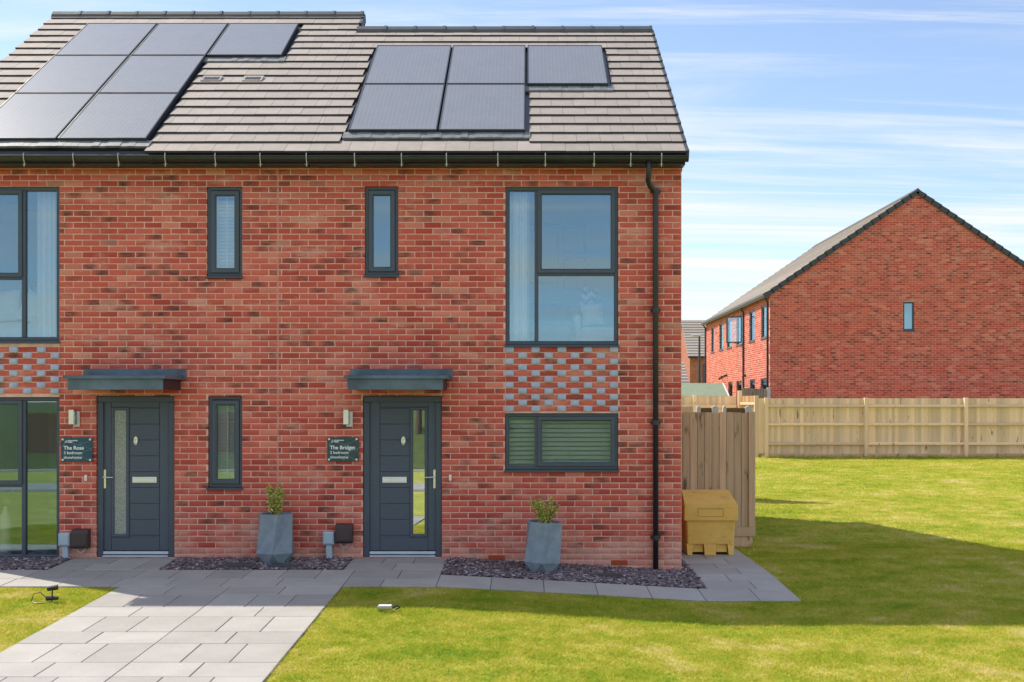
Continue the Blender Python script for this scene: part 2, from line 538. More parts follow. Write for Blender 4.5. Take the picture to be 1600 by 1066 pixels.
class MB:
    """collects shapes in world coordinates; build() links them as one mesh object"""

    def __init__(self):
        self.v, self.f, self.mi = [], [], []
        self.cur = 0

    def add(self, vs, fs):
        b = len(self.v)
        self.v += [tuple(p) for p in vs]
        self.f += [tuple(i + b for i in q) for q in fs]
        self.mi += [self.cur] * len(fs)
        return self

    def box(self, x0, x1, y0, y1, z0, z1, bev=0.0):
        if bev <= 0:
            vs = [(x, y, z) for z in (z0, z1) for y in (y0, y1) for x in (x0, x1)]
            return self.add(vs, [(0, 2, 3, 1), (4, 5, 7, 6), (0, 1, 5, 4), (2, 6, 7, 3), (0, 4, 6, 2), (1, 3, 7, 5)])
        b = min(bev, (x1 - x0) * .45, (y1 - y0) * .45, (z1 - z0) * .45)
        ring = lambda i, j: [(x0 + i, y0 + j), (x1 - i, y0 + j), (x1 - i, y1 - j), (x0 + i, y1 - j)]
        oct_ = [(x0 + b, y0), (x1 - b, y0), (x1, y0 + b), (x1, y1 - b), (x1 - b, y1), (x0 + b, y1), (x0, y1 - b), (x0, y0 + b)]
        ioct = [(x0 + b, y0 + b), (x1 - b, y0 + b), (x1 - b, y0 + b), (x1 - b, y1 - b), (x1 - b, y1 - b), (x0 + b, y1 - b), (x0 + b, y1 - b), (x0 + b, y0 + b)]
        vs = [(p[0], p[1], z0) for p in ioct] + [(p[0], p[1], z0 + b) for p in oct_] + [(p[0], p[1], z1 - b) for p in oct_] + [(p[0], p[1], z1) for p in ioct]
        fs = []
        for L in range(3):
            for i in range(8):
                j = (i + 1) % 8
                a, c = L * 8, (L + 1) * 8
                fs.append((a + i, a + j, c + j, c + i))
        fs += [(7, 5, 3, 1), (25, 27, 29, 31)]
        return self.add(vs, fs)

    def frame(self, x0, x1, z0, z1, prof):
        """mitred rectangular ring; prof = closed list of (inset, y)"""
        n = len(prof)
        vs = []
        for cxn, czn in ((0, 0), (1, 0), (1, 1), (0, 1)):
            for ins, y in prof:
                vs.append((x0 + ins if cxn == 0 else x1 - ins, y, z0 + ins if czn == 0 else z1 - ins))
        fs = []
        for c in range(4):
            d = (c + 1) % 4
            for i in range(n):
                j = (i + 1) % n
                fs.append((c * n + i, d * n + i, d * n + j, c * n + j))
        return self.add(vs, fs)

    def prism(self, poly, axis, a, b):
        """extrude a polygon along axis; poly in the other two coordinates in xyz order"""
        n = len(poly)
        vs = []
        for t in (a, b):
            for p, q in poly:
                vs.append({'x': (t, p, q), 'y': (p, t, q), 'z': (p, q, t)}[axis])
        fs = [tuple(range(n - 1, -1, -1)), tuple(range(n, 2 * n))]
        fs += [(i, (i + 1) % n, n + (i + 1) % n, n + i) for i in range(n)]
        return self.add(vs, fs)

    def tube(self, pts, r, n=8, cap=True):
        pts = [Vector(p) for p in pts]
        rs = r if isinstance(r, (list, tuple)) else [r] * len(pts)
        vs, prev = [], None
        for i, p in enumerate(pts):
            d = (pts[min(i + 1, len(pts) - 1)] - pts[max(i - 1, 0)]).normalized()
            up = Vector((0, 0, 1)) if abs(d.z) < 0.95 else Vector((1, 0, 0))
            if prev is not None:
                up = prev
            s = d.cross(up).normalized()
            u = s.cross(d).normalized()
            prev = u
            for j in range(n):
                a = 2 * math.pi * j / n
                vs.append(p + (s * math.cos(a) + u * math.sin(a)) * rs[i])
        fs = []
        for i in range(len(pts) - 1):
            for j in range(n):
                q = (j + 1) % n
                fs.append((i * n + j, i * n + q, (i + 1) * n + q, (i + 1) * n + j))
        if cap:
            fs.append(tuple(range(n - 1, -1, -1)))
            fs.append(tuple(range((len(pts) - 1) * n, len(pts) * n)))
        return self.add(vs, fs)

    def lathe(self, cx_, cy_, prof, n=20, axis='z'):
        vs, fs = [], []
        for r, h in prof:
            for j in range(n):
                a = 2 * math.pi * j / n
                if axis == 'z':
                    vs.append((cx_ + r * math.cos(a), cy_ + r * math.sin(a), h))
                else:  # axis y, (cx_, cy_) = x, z
                    vs.append((cx_ + r * math.cos(a), h, cy_ + r * math.sin(a)))
        m = len(prof)
        for i in range(m - 1):
            for j in range(n):
                q = (j + 1) % n
                fs.append((i * n + j, i * n + q, (i + 1) * n + q, (i + 1) * n + j))
        fs.append(tuple(range(n - 1, -1, -1)))
        fs.append(tuple(range((m - 1) * n, m * n)))
        return self.add(vs, fs)

    def build(self, name, mat, parent=None, smooth=False, origin=None, label=None, kind=None):
        me = bpy.data.meshes.new(name)
        o3 = Vector(origin) if origin is not None else Vector((0, 0, 0))
        me.from_pydata([(p[0] - o3.x, p[1] - o3.y, p[2] - o3.z) for p in self.v], [], self.f)
        mats = mat if isinstance(mat, (list, tuple)) else [mat]
        for m in mats:
            me.materials.append(M[m])
        if len(mats) > 1:
            me.polygons.foreach_set('material_index', self.mi)
        import bmesh
        bm = bmesh.new()
        bm.from_mesh(me)
        bmesh.ops.recalc_face_normals(bm, faces=bm.faces)
        bm.to_mesh(me)
        bm.free()
        if smooth:
            me.polygons.foreach_set('use_smooth', [True] * len(me.polygons))
        me.update()
        o = bpy.data.objects.new(name, me)
        put(o, parent, o3)
        return tag(o, label, kind=kind)


def raw_mesh(name, co, faces, mat, attrs=None):
    """fast mesh: co (n,3), faces (m,k) of equal size"""
    me = bpy.data.meshes.new(name)
    nf, kf = faces.shape
    me.vertices.add(len(co))
    me.vertices.foreach_set('co', co.astype(np.float32).ravel())
    me.loops.add(nf * kf)
    me.loops.foreach_set('vertex_index', faces.astype(np.int32).ravel())
    me.polygons.add(nf)
    me.polygons.foreach_set('loop_start', (np.arange(nf) * kf).astype(np.int32))
    me.update(calc_edges=True)
    me.materials.append(M[mat])
    for an, data in (attrs or {}).items():
        a = me.attributes.new(an, 'FLOAT_VECTOR', 'POINT')
        a.data.foreach_set('vector', data.astype(np.float32).ravel())
    return me


def copy_mesh(o, parent, world, name=None, scale=None):
    c = bpy.data.objects.new(name or o.name.split('.')[0], o.data if hasattr(o, 'data') else o)
    if scale:
        c.scale = scale
    return put(c, parent, world)


# ------------------------------------------------------------------ terrain
def base_x(x):
    return float(np.interp(x, [-1.0, 2.0], [-0.015, -0.18]))


def G(x, y):
    z = base_x(x)
    if y < 0:
        z += 0.038 * max(y, -9.0)
        if y < -26:
            z += 2.6 * (1 - math.exp(-((-26 - y) / 16.0)))
            z += 1.2 * math.sin(x * 0.045 + 0.8) * min(1, (-26 - y) / 30)
    elif y > 2.5:
        z += 0.0285 * (min(y, 45) - 2.5)
        if y > 90:
            z += 7.0 * (1 - math.exp(-((y - 90) / 60.0)))
    return z


LAWN_DROP = 0.022
xs = sorted(set([-600, -300, -150, -80, -50, -30, -20, -15] + list(np.arange(-12, 18.01, 0.5)) + [-1.0, 2.0] + [22, 30, 45, 70, 110, 200, 350, 600]))
ys = sorted(set([-600, -300, -160, -110, -80, -64, -54, -46, -40, -36, -32, -29, -26, -22, -18, -14.5, -12, -10.5] + list(np.arange(-9, 22.01, 0.5)) + [2.5, 25, 30, 36, 45, 60, 75, 90, 105, 125, 150, 190, 260, 400, 600]))
m = MB()
vs = [(x, y, G(x, y) - LAWN_DROP) for y in ys for x in xs]
nx = len(xs)
m.add(vs, [(j * nx + i, j * nx + i + 1, (j + 1) * nx + i + 1, (j + 1) * nx + i) for j in range(len(ys) - 1) for i in range(nx - 1)])
tag(m.build('ground', 'lawn_soil', smooth=True), kind='structure')


def sheet(mb, x0, x1, y0, y1, dz, n=4):
    xb = sorted(set([x0, x1] + [v for v in (-1.0, 2.0) if x0 < v < x1]))
    yb = sorted(set([y0, y1] + [v for v in (0.0, 2.5) if y0 < v < y1]))
    for a, b in zip(xb, xb[1:]):
        for c, d in zip(yb, yb[1:]):
            mb.add([(a, c, G(a, c) + dz), (b, c, G(b, c) + dz), (b, d, G(b, d) + dz), (a, d, G(a, d) + dz)], [(0, 1, 2, 3)])


# paths: base sheet with jointing sand, slabs are pieces
path = MB()
PATHS = [(-4.52, -2.06, -8.4, -1.79), (-9.0, -2.06, -1.79, -0.80), (-5.75, -4.41, -0.80, -0.005), (-2.21, -1.02, -0.80, -0.005),
         (-2.06, -1.02, -1.79, -0.80), (-1.02, 3.04, -1.77, -1.10), (2.09, 3.04, -1.10, 2.55)]
for q in PATHS:
    sheet(path, *q, -0.012)
PATH = tag(path.build('path', 'joint_sand'), kind='structure')


def slab(x0, x1, y0, y1):
    g = 0.0035
    tz = random.uniform(-0.0015, 0.0015)
    b = 0.004
    co = []
    for ins, dz in ((0, -0.03), (0, -0.004), (b, 0)):
        for x, y in ((x0 + g + ins, y0 + g + ins), (x1 - g - ins, y0 + g + ins), (x1 - g - ins, y1 - g - ins), (x0 + g + ins, y1 - g - ins)):
            co.append((x, y, G(x, y) + dz + tz))
    fs = [(8, 9, 10, 11)]
    for L in (0, 4):
        fs += [(L + i, L + (i + 1) % 4, L + 4 + (i + 1) % 4, L + 4 + i) for i in range(4)]
    MB().add(co, fs).build('paving_slab', 'paving', PATH, origin=((x0 + x1) / 2, (y0 + y1) / 2, G((x0 + x1) / 2, (y0 + y1) / 2)))


y = -1.79
row = 0
while y > -8.2:
    h = 0.43 if row % 2 == 0 else 0.625
    for s0 in (-4.52, -3.29):
        nn = 2 if row % 2 == 0 else 3
        for i in range(nn):
            slab(s0 + 1.23 * i / nn, s0 + 1.23 * (i + 1) / nn, y - h, y)
    y -= h
    row += 1
for (r0, r1, w, off) in ((-1.79, -1.36, 0.61, 0.1), (-1.36, -0.80, 0.42, 0.25)):
    x = -9.0 + off
    edges = [-9.0]
    while x < -2.06 - 0.15:
        edges.append(x)
        x += w
    edges.append(-2.06)
    for a, b in zip(edges, edges[1:]):
        slab(a, b, r0, r1)
for a, b in ((-5.75, -5.16), (-5.16, -4.72), (-4.72, -4.41)):
    slab(a, b, -0.43, -0.005)
for a, b in ((-5.75, -5.33), (-5.33, -4.72), (-4.72, -4.41)):
    slab(a, b, -0.80, -0.43)
for a, b in ((-2.21, -1.80), (-1.80, -1.42), (-1.42, -1.02)):
    slab(a, b, -0.38, -0.005)
for a, b in ((-2.21, -1.62), (-1.62, -1.02)):
    slab(a, b, -0.80, -0.38)
for a, b in ((-2.06, -1.50), (-1.50, -1.02)):
    slab(a, b, -1.36, -0.80)
for a, b in ((-2.06, -1.64), (-1.64, -1.02)):
    slab(a, b, -1.79, -1.36)
x = -1.02
for i in range(7):
    x1 = min(x + 0.60, 3.04)
    slab(x, x1, -1.77, -1.10)
    x = x1
yy = -1.10
i = 0
while yy < 2.5:
    y1 = min(yy + 0.45, 2.55)
    c = 2.09 + (0.36 if i % 2 else 0.58)
    slab(2.09, c, yy, y1)
    slab(c, 3.04, yy, y1)
    yy = y1
    i += 1

# slate beds
BEDS = [(-9.0, -5.75, -0.80, -0.005), (-4.41, -2.21, -0.80, -0.005), (-1.02, 2.09, -1.10, -0.005), (1.96, 2.09, -0.005, 1.2)]
bed = MB()
for q in BEDS:
    sheet(bed, *q, -0.010)
tag(bed.build('planting_bed', 'soil'), kind='structure')
chips, cfaces, cattr = [], [], []
hexa = np.array([(0, 2, 3, 1), (4, 5, 7, 6), (0, 1, 5, 4), (2, 6, 7, 3), (0, 4, 6, 2), (1, 3, 7, 5)])
cube8 = np.array([(x, y, z) for z in (-1, 1) for y in (-1, 1) for x in (-1, 1)], float)
nb = 0
for (x0, x1, y0, y1) in BEDS:
    x0v = max(x0, -7.6)
    n = int((x1 - x0v) * (y1 - y0) * 1700)
    px = rng.uniform(x0v + .01, x1 - .01, n)
    py = rng.uniform(y0 + .01, y1 - .01, n)
    # a bed is not cut with a ruler: chips spill a little over the edge
    px += rng.normal(0, .006, n)
    gz = np.array([G(a, b) for a, b in zip(px, py)])
    sz = np.stack([rng.uniform(.008, .026, n), rng.uniform(.006, .017, n), rng.uniform(.003, .007, n)], 1)
    c = cube8[None] * sz[:, None] * (1 + rng.uniform(-.35, .35, (n, 8, 3)))
    yaw = rng.uniform(0, 6.28, n)
    tilt = rng.normal(0, .38, n)
    ct, st = np.cos(tilt), np.sin(tilt)
    yv = c[..., 1] * ct[:, None] - c[..., 2] * st[:, None]
    zv = c[..., 1] * st[:, None] + c[..., 2] * ct[:, None]
    ca, sa = np.cos(yaw), np.sin(yaw)
    X = c[..., 0] * ca[:, None] - yv * sa[:, None] + px[:, None]
    Y = c[..., 0] * sa[:, None] + yv * ca[:, None] + py[:, None]
    Y = np.minimum(Y, -0.001) if y1 < 0 else Y
    Z = zv + gz[:, None] + rng.uniform(-.004, .016, n)[:, None]
    chips.append(np.stack([X, Y, Z], 2).reshape(-1, 3))
    f = hexa[None] + (np.arange(n) * 8)[:, None, None] + nb
    cfaces.append(f.reshape(-1, 4))
    a = np.repeat(rng.random(n), 8)
    cattr.append(np.stack([a, a, a], 1))
    nb += n * 8
me = raw_mesh('slate_chippings', np.concatenate(chips), np.concatenate(cfaces), 'slate_chip', {'ba': np.concatenate(cattr)})
tag(put(bpy.data.objects.new('slate_chippings', me)), 'purple grey slate chippings spread along the foot of the house', 'chippings', kind='stuff')

# ------------------------------------------------------------------ bricks
COURSE, BOND = 0.075, 0.225
CZ = 0.036


def brick_pieces(u0, u1, z0, z1, holes, anchor, top=None):
    """stretcher bond clipped to openings; returns (ua, ub, za, zb, full)"""
    out = []
    k0 = math.floor((z0 - CZ) / COURSE)
    k = k0
    while CZ + k * COURSE < z1 - 0.01:
        za, zb = max(z0, CZ + k * COURSE), min(z1, CZ + (k + 1) * COURSE)
        if zb - za < 0.03:
            k += 1
            continue
        l0, l1 = u0, u1
        if top is not None:
            l0, l1 = top(zb)
            if l1 - l0 < 0.08:
                k += 1
                continue
        off = anchor + (BOND / 2 if k % 2 else 0)
        i = math.floor((l0 - off) / BOND)
        while off + i * BOND < l1:
            a, b = max(l0, off + i * BOND), min(l1, off + (i + 1) * BOND)
            i += 1
            segs = [(a, b, za, zb)]
            for (h0, h1, g0, g1) in holes:
                nxt = []
                for (p, q, r, s) in segs:
                    if q <= h0 + 1e-6 or p >= h1 - 1e-6 or s <= g0 + 0.012 or r >= g1 - 0.012:
                        nxt.append((p, q, r, s))
                        continue
                    if p < h0:
                        nxt.append((p, h0 + 0.005, r, s))
                    if q > h1:
                        nxt.append((h1 - 0.005, q, r, s))
                    ma, mb_ = max(p, h0), min(q, h1)
                    if r < g0 - 0.02:
                        nxt.append((ma, mb_, r, g0 + 0.004))
                    if s > g1 + 0.02:
                        nxt.append((ma, mb_, g1 - 0.004, s))
                segs = nxt
            for (p, q, r, s) in segs:
                if q - p > 0.03 and s - r > 0.028:
                    out.append((p, q, r, s, abs(q - p - BOND) < 1e-3 and abs(s - r - COURSE) < 1e-3))
        k += 1
    return out


BF = np.array([(8, 9, 10, 11), (4, 5, 9, 8), (5, 6, 10, 9), (6, 7, 11, 10), (7, 4, 8, 11), (0, 1, 5, 4), (1, 2, 6, 5), (2, 3, 7, 6), (3, 0, 4, 7)])


def brick_template(w, h, depth=0.055, b=0.0035):
    """local coords (u, n, z): n outward positive"""
    co = []
    for ins, n in ((0, -depth), (0, -b), (b, 0)):
        for u, z in ((-w / 2 + ins, -h / 2 + ins), (w / 2 - ins, -h / 2 + ins), (w / 2 - ins, h / 2 - ins), (-w / 2 + ins, h / 2 - ins)):
            co.append((u, n, z))
    return np.array(co)


def brick_attr(n=1):
    hue = np.clip(rng.normal(0.48, 0.27, n), 0, 1)
    dark = np.where(rng.random(n) < 0.25, rng.uniform(0.25, 0.95, n), rng.uniform(0, 0.10, n))
    pale = np.where(rng.random(n) < 0.045, rng.uniform(0.3, 0.9, n), 0)
    return hue, dark, pale


class BrickWall:
    def __init__(self, O, U, N, mat):
        self.O, self.U, self.N, self.mat = np.array(O, float), np.array(U, float), np.array(N, float), mat
        self.rest = []

    def world(self, loc, u, z, n=0.0):
        return self.O + self.U * (u + loc[:, 0:1]) + self.N * (n + loc[:, 1:2]) + np.array([0, 0, 1.0]) * (z + loc[:, 2:3])

    def local(self, loc):
        return self.U * loc[:, 0:1] + self.N * loc[:, 1:2] + np.array([0, 0, 1.0]) * loc[:, 2:3]

    def field(self, pieces, wall, name='brickwork'):
        if not pieces:
            return
        cos, fs, ba, bu = [], [], [], []
        n = len(pieces)
        hue, dark, pale = brick_attr(n)
        for i, (p, q, r, s, full) in enumerate(pieces):
            t = brick_template(q - p - 0.0108, s - r - 0.0108)
            t[4:, 1] += rng.uniform(-0.0018, 0.0018)
            t[:, 0] += rng.uniform(-0.0012, 0.0012)
            t[:, 2] += rng.uniform(-0.001, 0.001) + t[:, 0] * rng.uniform(-0.006, 0.006)
            cos.append(self.world(t, (p + q) / 2, (r + s) / 2))
            fs.append(BF + 12 * i)
            sh = rng.uniform(-0.5, 0.5)
            bu.append(np.stack([t[:, 0] / 0.107 + sh, t[:, 2] / 0.033, np.full(12, rng.random())], 1))
            ba.append(np.tile((hue[i], dark[i], pale[i]), (12, 1)))
        me = raw_mesh(name, np.concatenate(cos), np.concatenate(fs), self.mat, {'ba': np.concatenate(ba), 'bu': np.concatenate(bu)})
        o = put(bpy.data.objects.new(name, me), wall)
        o['kind'] = 'stuff'

    def pool(self, n, w=BOND, h=COURSE):
        out = []
        hue, dark, pale = brick_attr(n)
        for i in range(n):
            t = brick_template(w - 0.0108, h - 0.0108)
            t[4:, 1] += rng.uniform(-0.0018, 0.0018)
            t[:, 2] += t[:, 0] * rng.uniform(-0.006, 0.006)
            sh = rng.uniform(-0.5, 0.5)
            bu = np.stack([t[:, 0] / 0.107 + sh, t[:, 2] / 0.033, np.full(12, rng.random())], 1)
            out.append(raw_mesh('brick', self.local(t), BF, self.mat, {'ba': np.tile((hue[i], dark[i], pale[i]), (12, 1)), 'bu': bu}))
        return out

    def lay(self, pieces, wall, eye, limit=300):
        """nearest whole bricks as objects of their own, the rest joined"""
        def dist(p):
            w = self.O + self.U * (p[0] + p[1]) / 2 + np.array([0, 0, (p[2] + p[3]) / 2])
            return float(np.linalg.norm(w - np.array(eye)))
        full = sorted([p for p in pieces if p[4]], key=dist)[:limit]
        chosen = set(id(p) for p in full)
        pool = self.pool(60)
        for p in full:
            w = self.O + self.U * (p[0] + p[1]) / 2 + np.array([0, 0, (p[2] + p[3]) / 2])
            put(bpy.data.objects.new('brick', random.choice(pool)), wall, Vector(w))
        self.field([p for p in pieces if id(p) not in chosen], wall)


def wall_boxes(mb, x0, x1, z0, z1, holes, y0, y1, g=0.003):
    """a wall slab with rectangular openings"""
    holes = [(a - g, b + g, c - g, d + g) for a, b, c, d in holes]
    xb = sorted(set([x0, x1] + [v for h in holes for v in h[:2] if x0 < v < x1]))
    for a, b in zip(xb, xb[1:]):
        mid = (a + b) / 2
        zs = z0
        for (h0, h1, g0, g1) in sorted([h for h in holes if h[0] < mid < h[1]], key=lambda h: h[2]):
            if g0 > zs:
                mb.box(a, b, y0, y1, zs, g0)
            zs = max(zs, g1)
        if zs < z1:
            mb.box(a, b, y0, y1, zs, z1)


EYE = (0, -14.3, 1.93)
TANP = 0.709
PITCH = math.atan(TANP)
GAUGE = 0.3077
X_L, X_J, X_S, X_R = -7.75, -3.17, -2.73, 1.943   # left wall, movement joint, ridge step, right corner
EAVE_Y, EAVE_Z = -0.25, 5.03
WALL_TOP = 5.10

# openings (x0, x1, z0, z1)
W_LF = (-7.44, -5.935, 2.705, 4.686)
W_LG = (-7.44, -5.935, -0.06, 2.02)
W_1 = (-4.065, -3.62, 3.525, 4.686)
W_3 = (-4.05, -3.62, 0.850, 2.030)
W_2 = (-2.065, -1.644, 3.540, 4.690)
W_4 = (-0.283, 1.142, 2.655, 4.686)
W_5 = (-0.290, 1.142, 1.075, 1.815)
D_L = (-5.466, -4.478, -0.005, 2.035)
D_R = (-2.089, -1.093, -0.005, 2.035)
P_L = (-7.44, -5.935, 2.020, 2.705)
P_R = (-0.287, 1.142, 1.815, 2.655)

HOUSE_L = thing('brick_house', (-5.4, 4.0, 0), 'left red brick house with seven solar panels and a higher tiled ridge', 'house', 'show homes')
HOUSE_R = thing('brick_house', (-0.6, 3.7, 0), 'right end red brick house with five solar panels and black downpipe', 'house', 'show homes')


def pattern_panel(bw, rect, wall):
    """flemish rows: red stretchers with projecting grey headers, staggered row by row"""
    x0, x1, z0, z1 = rect
    reds = []
    tmpl = brick_template(0.1025, 0.066, 0.06, 0.003)
    gm = raw_mesh('projecting_brick', bw.local(tmpl), BF, 'grey_brick')
    half = raw_mesh('projecting_brick', bw.local(brick_template(0.100, 0.066, 0.06, 0.003)), BF, 'grey_brick')
    k = math.ceil((z0 - CZ) / COURSE - 0.35)
    r = 0
    pitch = (x1 - x0 - 0.106) / 4.0
    while CZ + (k + 1) * COURSE < z1 + 0.03:
        za = CZ + k * COURSE
        zb = za + COURSE
        if r % 2 == 0:
            centres = [x0 + 0.053 + pitch * i for i in range(5)]
        else:
            centres = [x0 + 0.053 + pitch * (i + 0.5) for i in range(4)]
        last = x0
        for c in centres:
            a, b = c - 0.0525, c + 0.0525
            if a - last > 0.03:
                reds.append((last, a, za, zb, False))
            last = b
            put(bpy.data.objects.new('projecting_brick', gm), wall, Vector(bw.O + bw.U * c + bw.N * (0.017 + random.uniform(-.002, .002)) + np.array([0, 0, za + COURSE / 2])))
        if x1 - last > 0.03:
            reds.append((last, x1, za, zb, False))
        k += 1
        r += 1
    return reds


def facade(house, x0, x1, holes, panel):
    mb = MB()
    wall_boxes(mb, x0, x1, -0.45, WALL_TOP, holes, 0.0042, 0.105)
    wall = mb.build('wall', 'mortar', house)
    bw = BrickWall((0, 0, 0), (1, 0, 0), (0, -1, 0), 'red_brick')
    pcs = brick_pieces(x0, x1, CZ - 4 * COURSE, WALL_TOP - 0.015, holes + [panel], X_R if x1 > 0 else X_J)
    extra = pattern_panel(bw, panel, wall)
    # rows of the panel that its own rows do not reach stay plain
    bw.lay(pcs + extra, wall, EYE, 300)
    return wall


WALL_L = facade(HOUSE_L, X_L, X_J - 0.004, [W_LF, W_LG, W_1, W_3, D_L], P_L)
WALL_R = facade(HOUSE_R, X_J + 0.004, X_R, [W_2, W_4, W_5, D_R], P_R)
MB().box(X_J - 0.004, X_J + 0.004, 0.006, 0.09, -0.45, WALL_TOP).build('movement_joint', 'joint_sealant', HOUSE_R)


def gable_shell(house, x0, x1, yb, ridge_y, left_gable=True, right_gable=True):
    zr = EAVE_Z + (ridge_y - EAVE_Y) * TANP
    prof = [(0.105, -0.45), (yb, -0.45), (yb, WALL_TOP - 0.02), (ridge_y, zr - 0.10), (0.105, WALL_TOP - 0.02)]
    m = MB()
    if left_gable:
        m.prism(prof, 'x', x0, x0 + 0.12)
    if right_gable:
        m.prism(prof, 'x', x1 - 0.12, x1)
    m.box(x0 + 0.12, x1 - 0.12, yb - 0.12, yb, -0.45, WALL_TOP - 0.02)
    m.build('rear_wall', 'brick_distant', house)


YB_R, RY_R = 7.54, 3.77
YB_L, RY_L = 8.84, 4.42
gable_shell(HOUSE_L, X_L, X_S, YB_L, RY_L)
gable_shell(HOUSE_R, X_J + 0.6, X_R - 0.008, YB_R, RY_R, left_gable=False)
# right gable end, bricks wrapping the corner
gw = BrickWall((X_R, 0, 0), (0, 1, 0), (1, 0, 0), 'red_brick')


def gable_top(z):
    if z < WALL_TOP - 0.03:
        return (0.0, YB_R)
    d = (z - WALL_TOP + 0.1) / TANP
    return (d, YB_R - d)


gp = brick_pieces(0, YB_R, CZ - 4 * COURSE, 7.6, [], 0.1125, gable_top)
gw.field([p for p in gp if p[0] > -0.001], WALL_R, 'gable_brickwork')
# corbelled eaves corner at the gable
m = MB()
for i in range(3):
    m.box(X_R + 0.001, X_R + 0.010 + 0.012 * i, 0.002, 0.30, 4.88 + i * 0.075, 4.945 + i * 0.075, 0.003)
m.build('eaves_corbel', 'terracotta', HOUSE_R)

# ------------------------------------------------------------------ rooms
def rooms(house, x0, x1, parts, yb=3.4):
    m = MB()
    for (a, b, z0, z1, d) in parts:
        m.box(a, b, d, d + 0.03, z0, z1)
        m.box(a - 0.03, a, 0.107, d + 0.03, z0, z1)
        m.box(b, b + 0.03, 0.107, d + 0.03, z0, z1)
        m.box(a - 0.03, b + 0.03, 0.107, d + 0.03, z1, z1 + 0.03)
    m.build('room_lining', 'room_white', house)
    m = MB()
    for (a, b, z0, z1, d) in parts:
        m.box(a - 0.03, b + 0.03, 0.107, d + 0.03, z0 - 0.03, z0)
    m.build('room_floor', 'carpet', house)


rooms(HOUSE_L, X_L, X_J, [(-7.6, -5.7, -0.02, 2.3, 3.6), (-7.6, -5.0, 2.52, 4.9, 3.2), (-4.4, -3.4, 0.0, 2.3, 2.0), (-4.4, -3.4, 2.52, 4.9, 2.0), (-5.55, -4.43, 0.0, 2.3, 2.6)])
rooms(HOUSE_R, X_J, X_R, [(-2.4, -1.35, 2.52, 4.9, 2.0), (-0.9, 1.78, 2.52, 4.9, 3.2), (-0.9, 1.78, 0.0, 2.3, 3.0), (-2.2, -1.0, 0.0, 2.3, 2.6)])

# ------------------------------------------------------------------ windows
YF, YBK = 0.030, 0.100


def outer_prof(w, yf, yb, b=0.005):
    return [(0, yb), (0, yf + b), (b, yf), (w - 0.014, yf), (w, yf + 0.014), (w, yb)]


def window(house, rect, sill=0.03):
    """returns the frame part and inner rect"""
    x0, x1, z0, z1 = rect
    m = MB()
    m.frame(x0, x1, z0 + sill, z1, outer_prof(0.050, YF, YBK))
    m.box(x0 + 0.004, x1 - 0.004, YF - 0.006, YF + 0.02, z1 - 0.022, z1 - 0.004, 0.003)   # head drip
    return m


def finish(house, m, rect, sill=0.03):
    x0, x1, z0, z1 = rect
    w = m.build('window', 'dark_frame', house)
    s = MB()
    s.prism([(-0.038, z0 + 0.002), (0.10, z0 + 0.002), (0.10, z0 + sill), (0.02, z0 + sill), (-0.038, z0 + sill - 0.008)], 'x', x0 + 0.0015, x1 - 0.0015)
    s.box(x0 - 0.012, x0 + 0.0015, -0.040, -0.004, z0 - 0.002, z0 + sill - 0.004)
    s.box(x1 - 0.0015, x1 + 0.012, -0.040, -0.004, z0 - 0.002, z0 + sill - 0.004)
    s.build('sill', 'dark_frame', w)
    return w


def pane(w, x0, x1, z0, z1, y=0.062, mat='glass'):
    MB().box(x0, x1, y, y + 0.006, z0, z1).build('pane', mat, w)


def sash(w, x0, x1, z0, z1, wd=0.05, yf=0.012):
    m = MB()
    m.frame(x0, x1, z0, z1, outer_prof(wd, yf, 0.075, 0.004))
    m.build('sash', 'dark_frame', w)
    pane(w, x0 + wd - 0.004, x1 - wd + 0.004, z0 + wd - 0.004, z1 - wd + 0.004, 0.045)


def narrow(house, rect):
    x0, x1, z0, z1 = rect
    m = window(house, rect)
    w = finish(house, m, rect)
    sash(w, x0 + 0.042, x1 - 0.042, z0 + 0.072, z1 - 0.050, 0.062)
    return w


for h, r in ((HOUSE_L, W_1), (HOUSE_L, W_3), (HOUSE_R, W_2)):
    narrow(h, r)


def wide(house, rect, xm, zt, side_left, mul=0.05, low_sash=False):
    """a fixed side light plus a casement over a fixed pane"""
    x0, x1, z0, z1 = rect
    m = window(house, rect)
    m.box(xm - mul / 2, xm + mul / 2, YF + 0.002, YBK - 0.01, z0 + 0.03 + 0.045, z1 - 0.045, 0.004)
    a, b = (xm + mul / 2, x1 - 0.05) if side_left else (x0 + 0.05, xm - mul / 2)
    sa, sb = (x0 + 0.05, xm - mul / 2) if side_left else (xm + mul / 2, x1 - 0.05)
    if zt:
        m.box(a - 0.004, b + 0.004, YF + 0.004, YBK - 0.014, zt - 0.022, zt + 0.022, 0.004)
    w = finish(house, m, rect)
    pane(w, sa - 0.006, sb + 0.006, z0 + 0.074, z1 - 0.044)
    if zt:
        pane(w, a - 0.006, b + 0.006, z0 + 0.074, zt - 0.018)
        sash(w, a - 0.012, b + 0.012, zt + 0.010, z1 - 0.040, 0.055)
    else:
        sash(w, a - 0.012, b + 0.012, z0 + 0.068, z1 - 0.040, 0.055)
    return w


wide(HOUSE_R, W_4, 0.108, 3.585, True)
wide(HOUSE_R, W_5, 0.108, None, True)
wide(HOUSE_L, W_LF, -6.40, 3.535, False)
wide(HOUSE_L, W_LG, -6.40, 0.90, False)


# ------------------------------------------------------------------ doors
def px(v, centre_px, cx_, s):
    return cx_ + s * (v - centre_px) / 123.5


def pz(v):
    return 1.93 - (v - 632) / 123.5


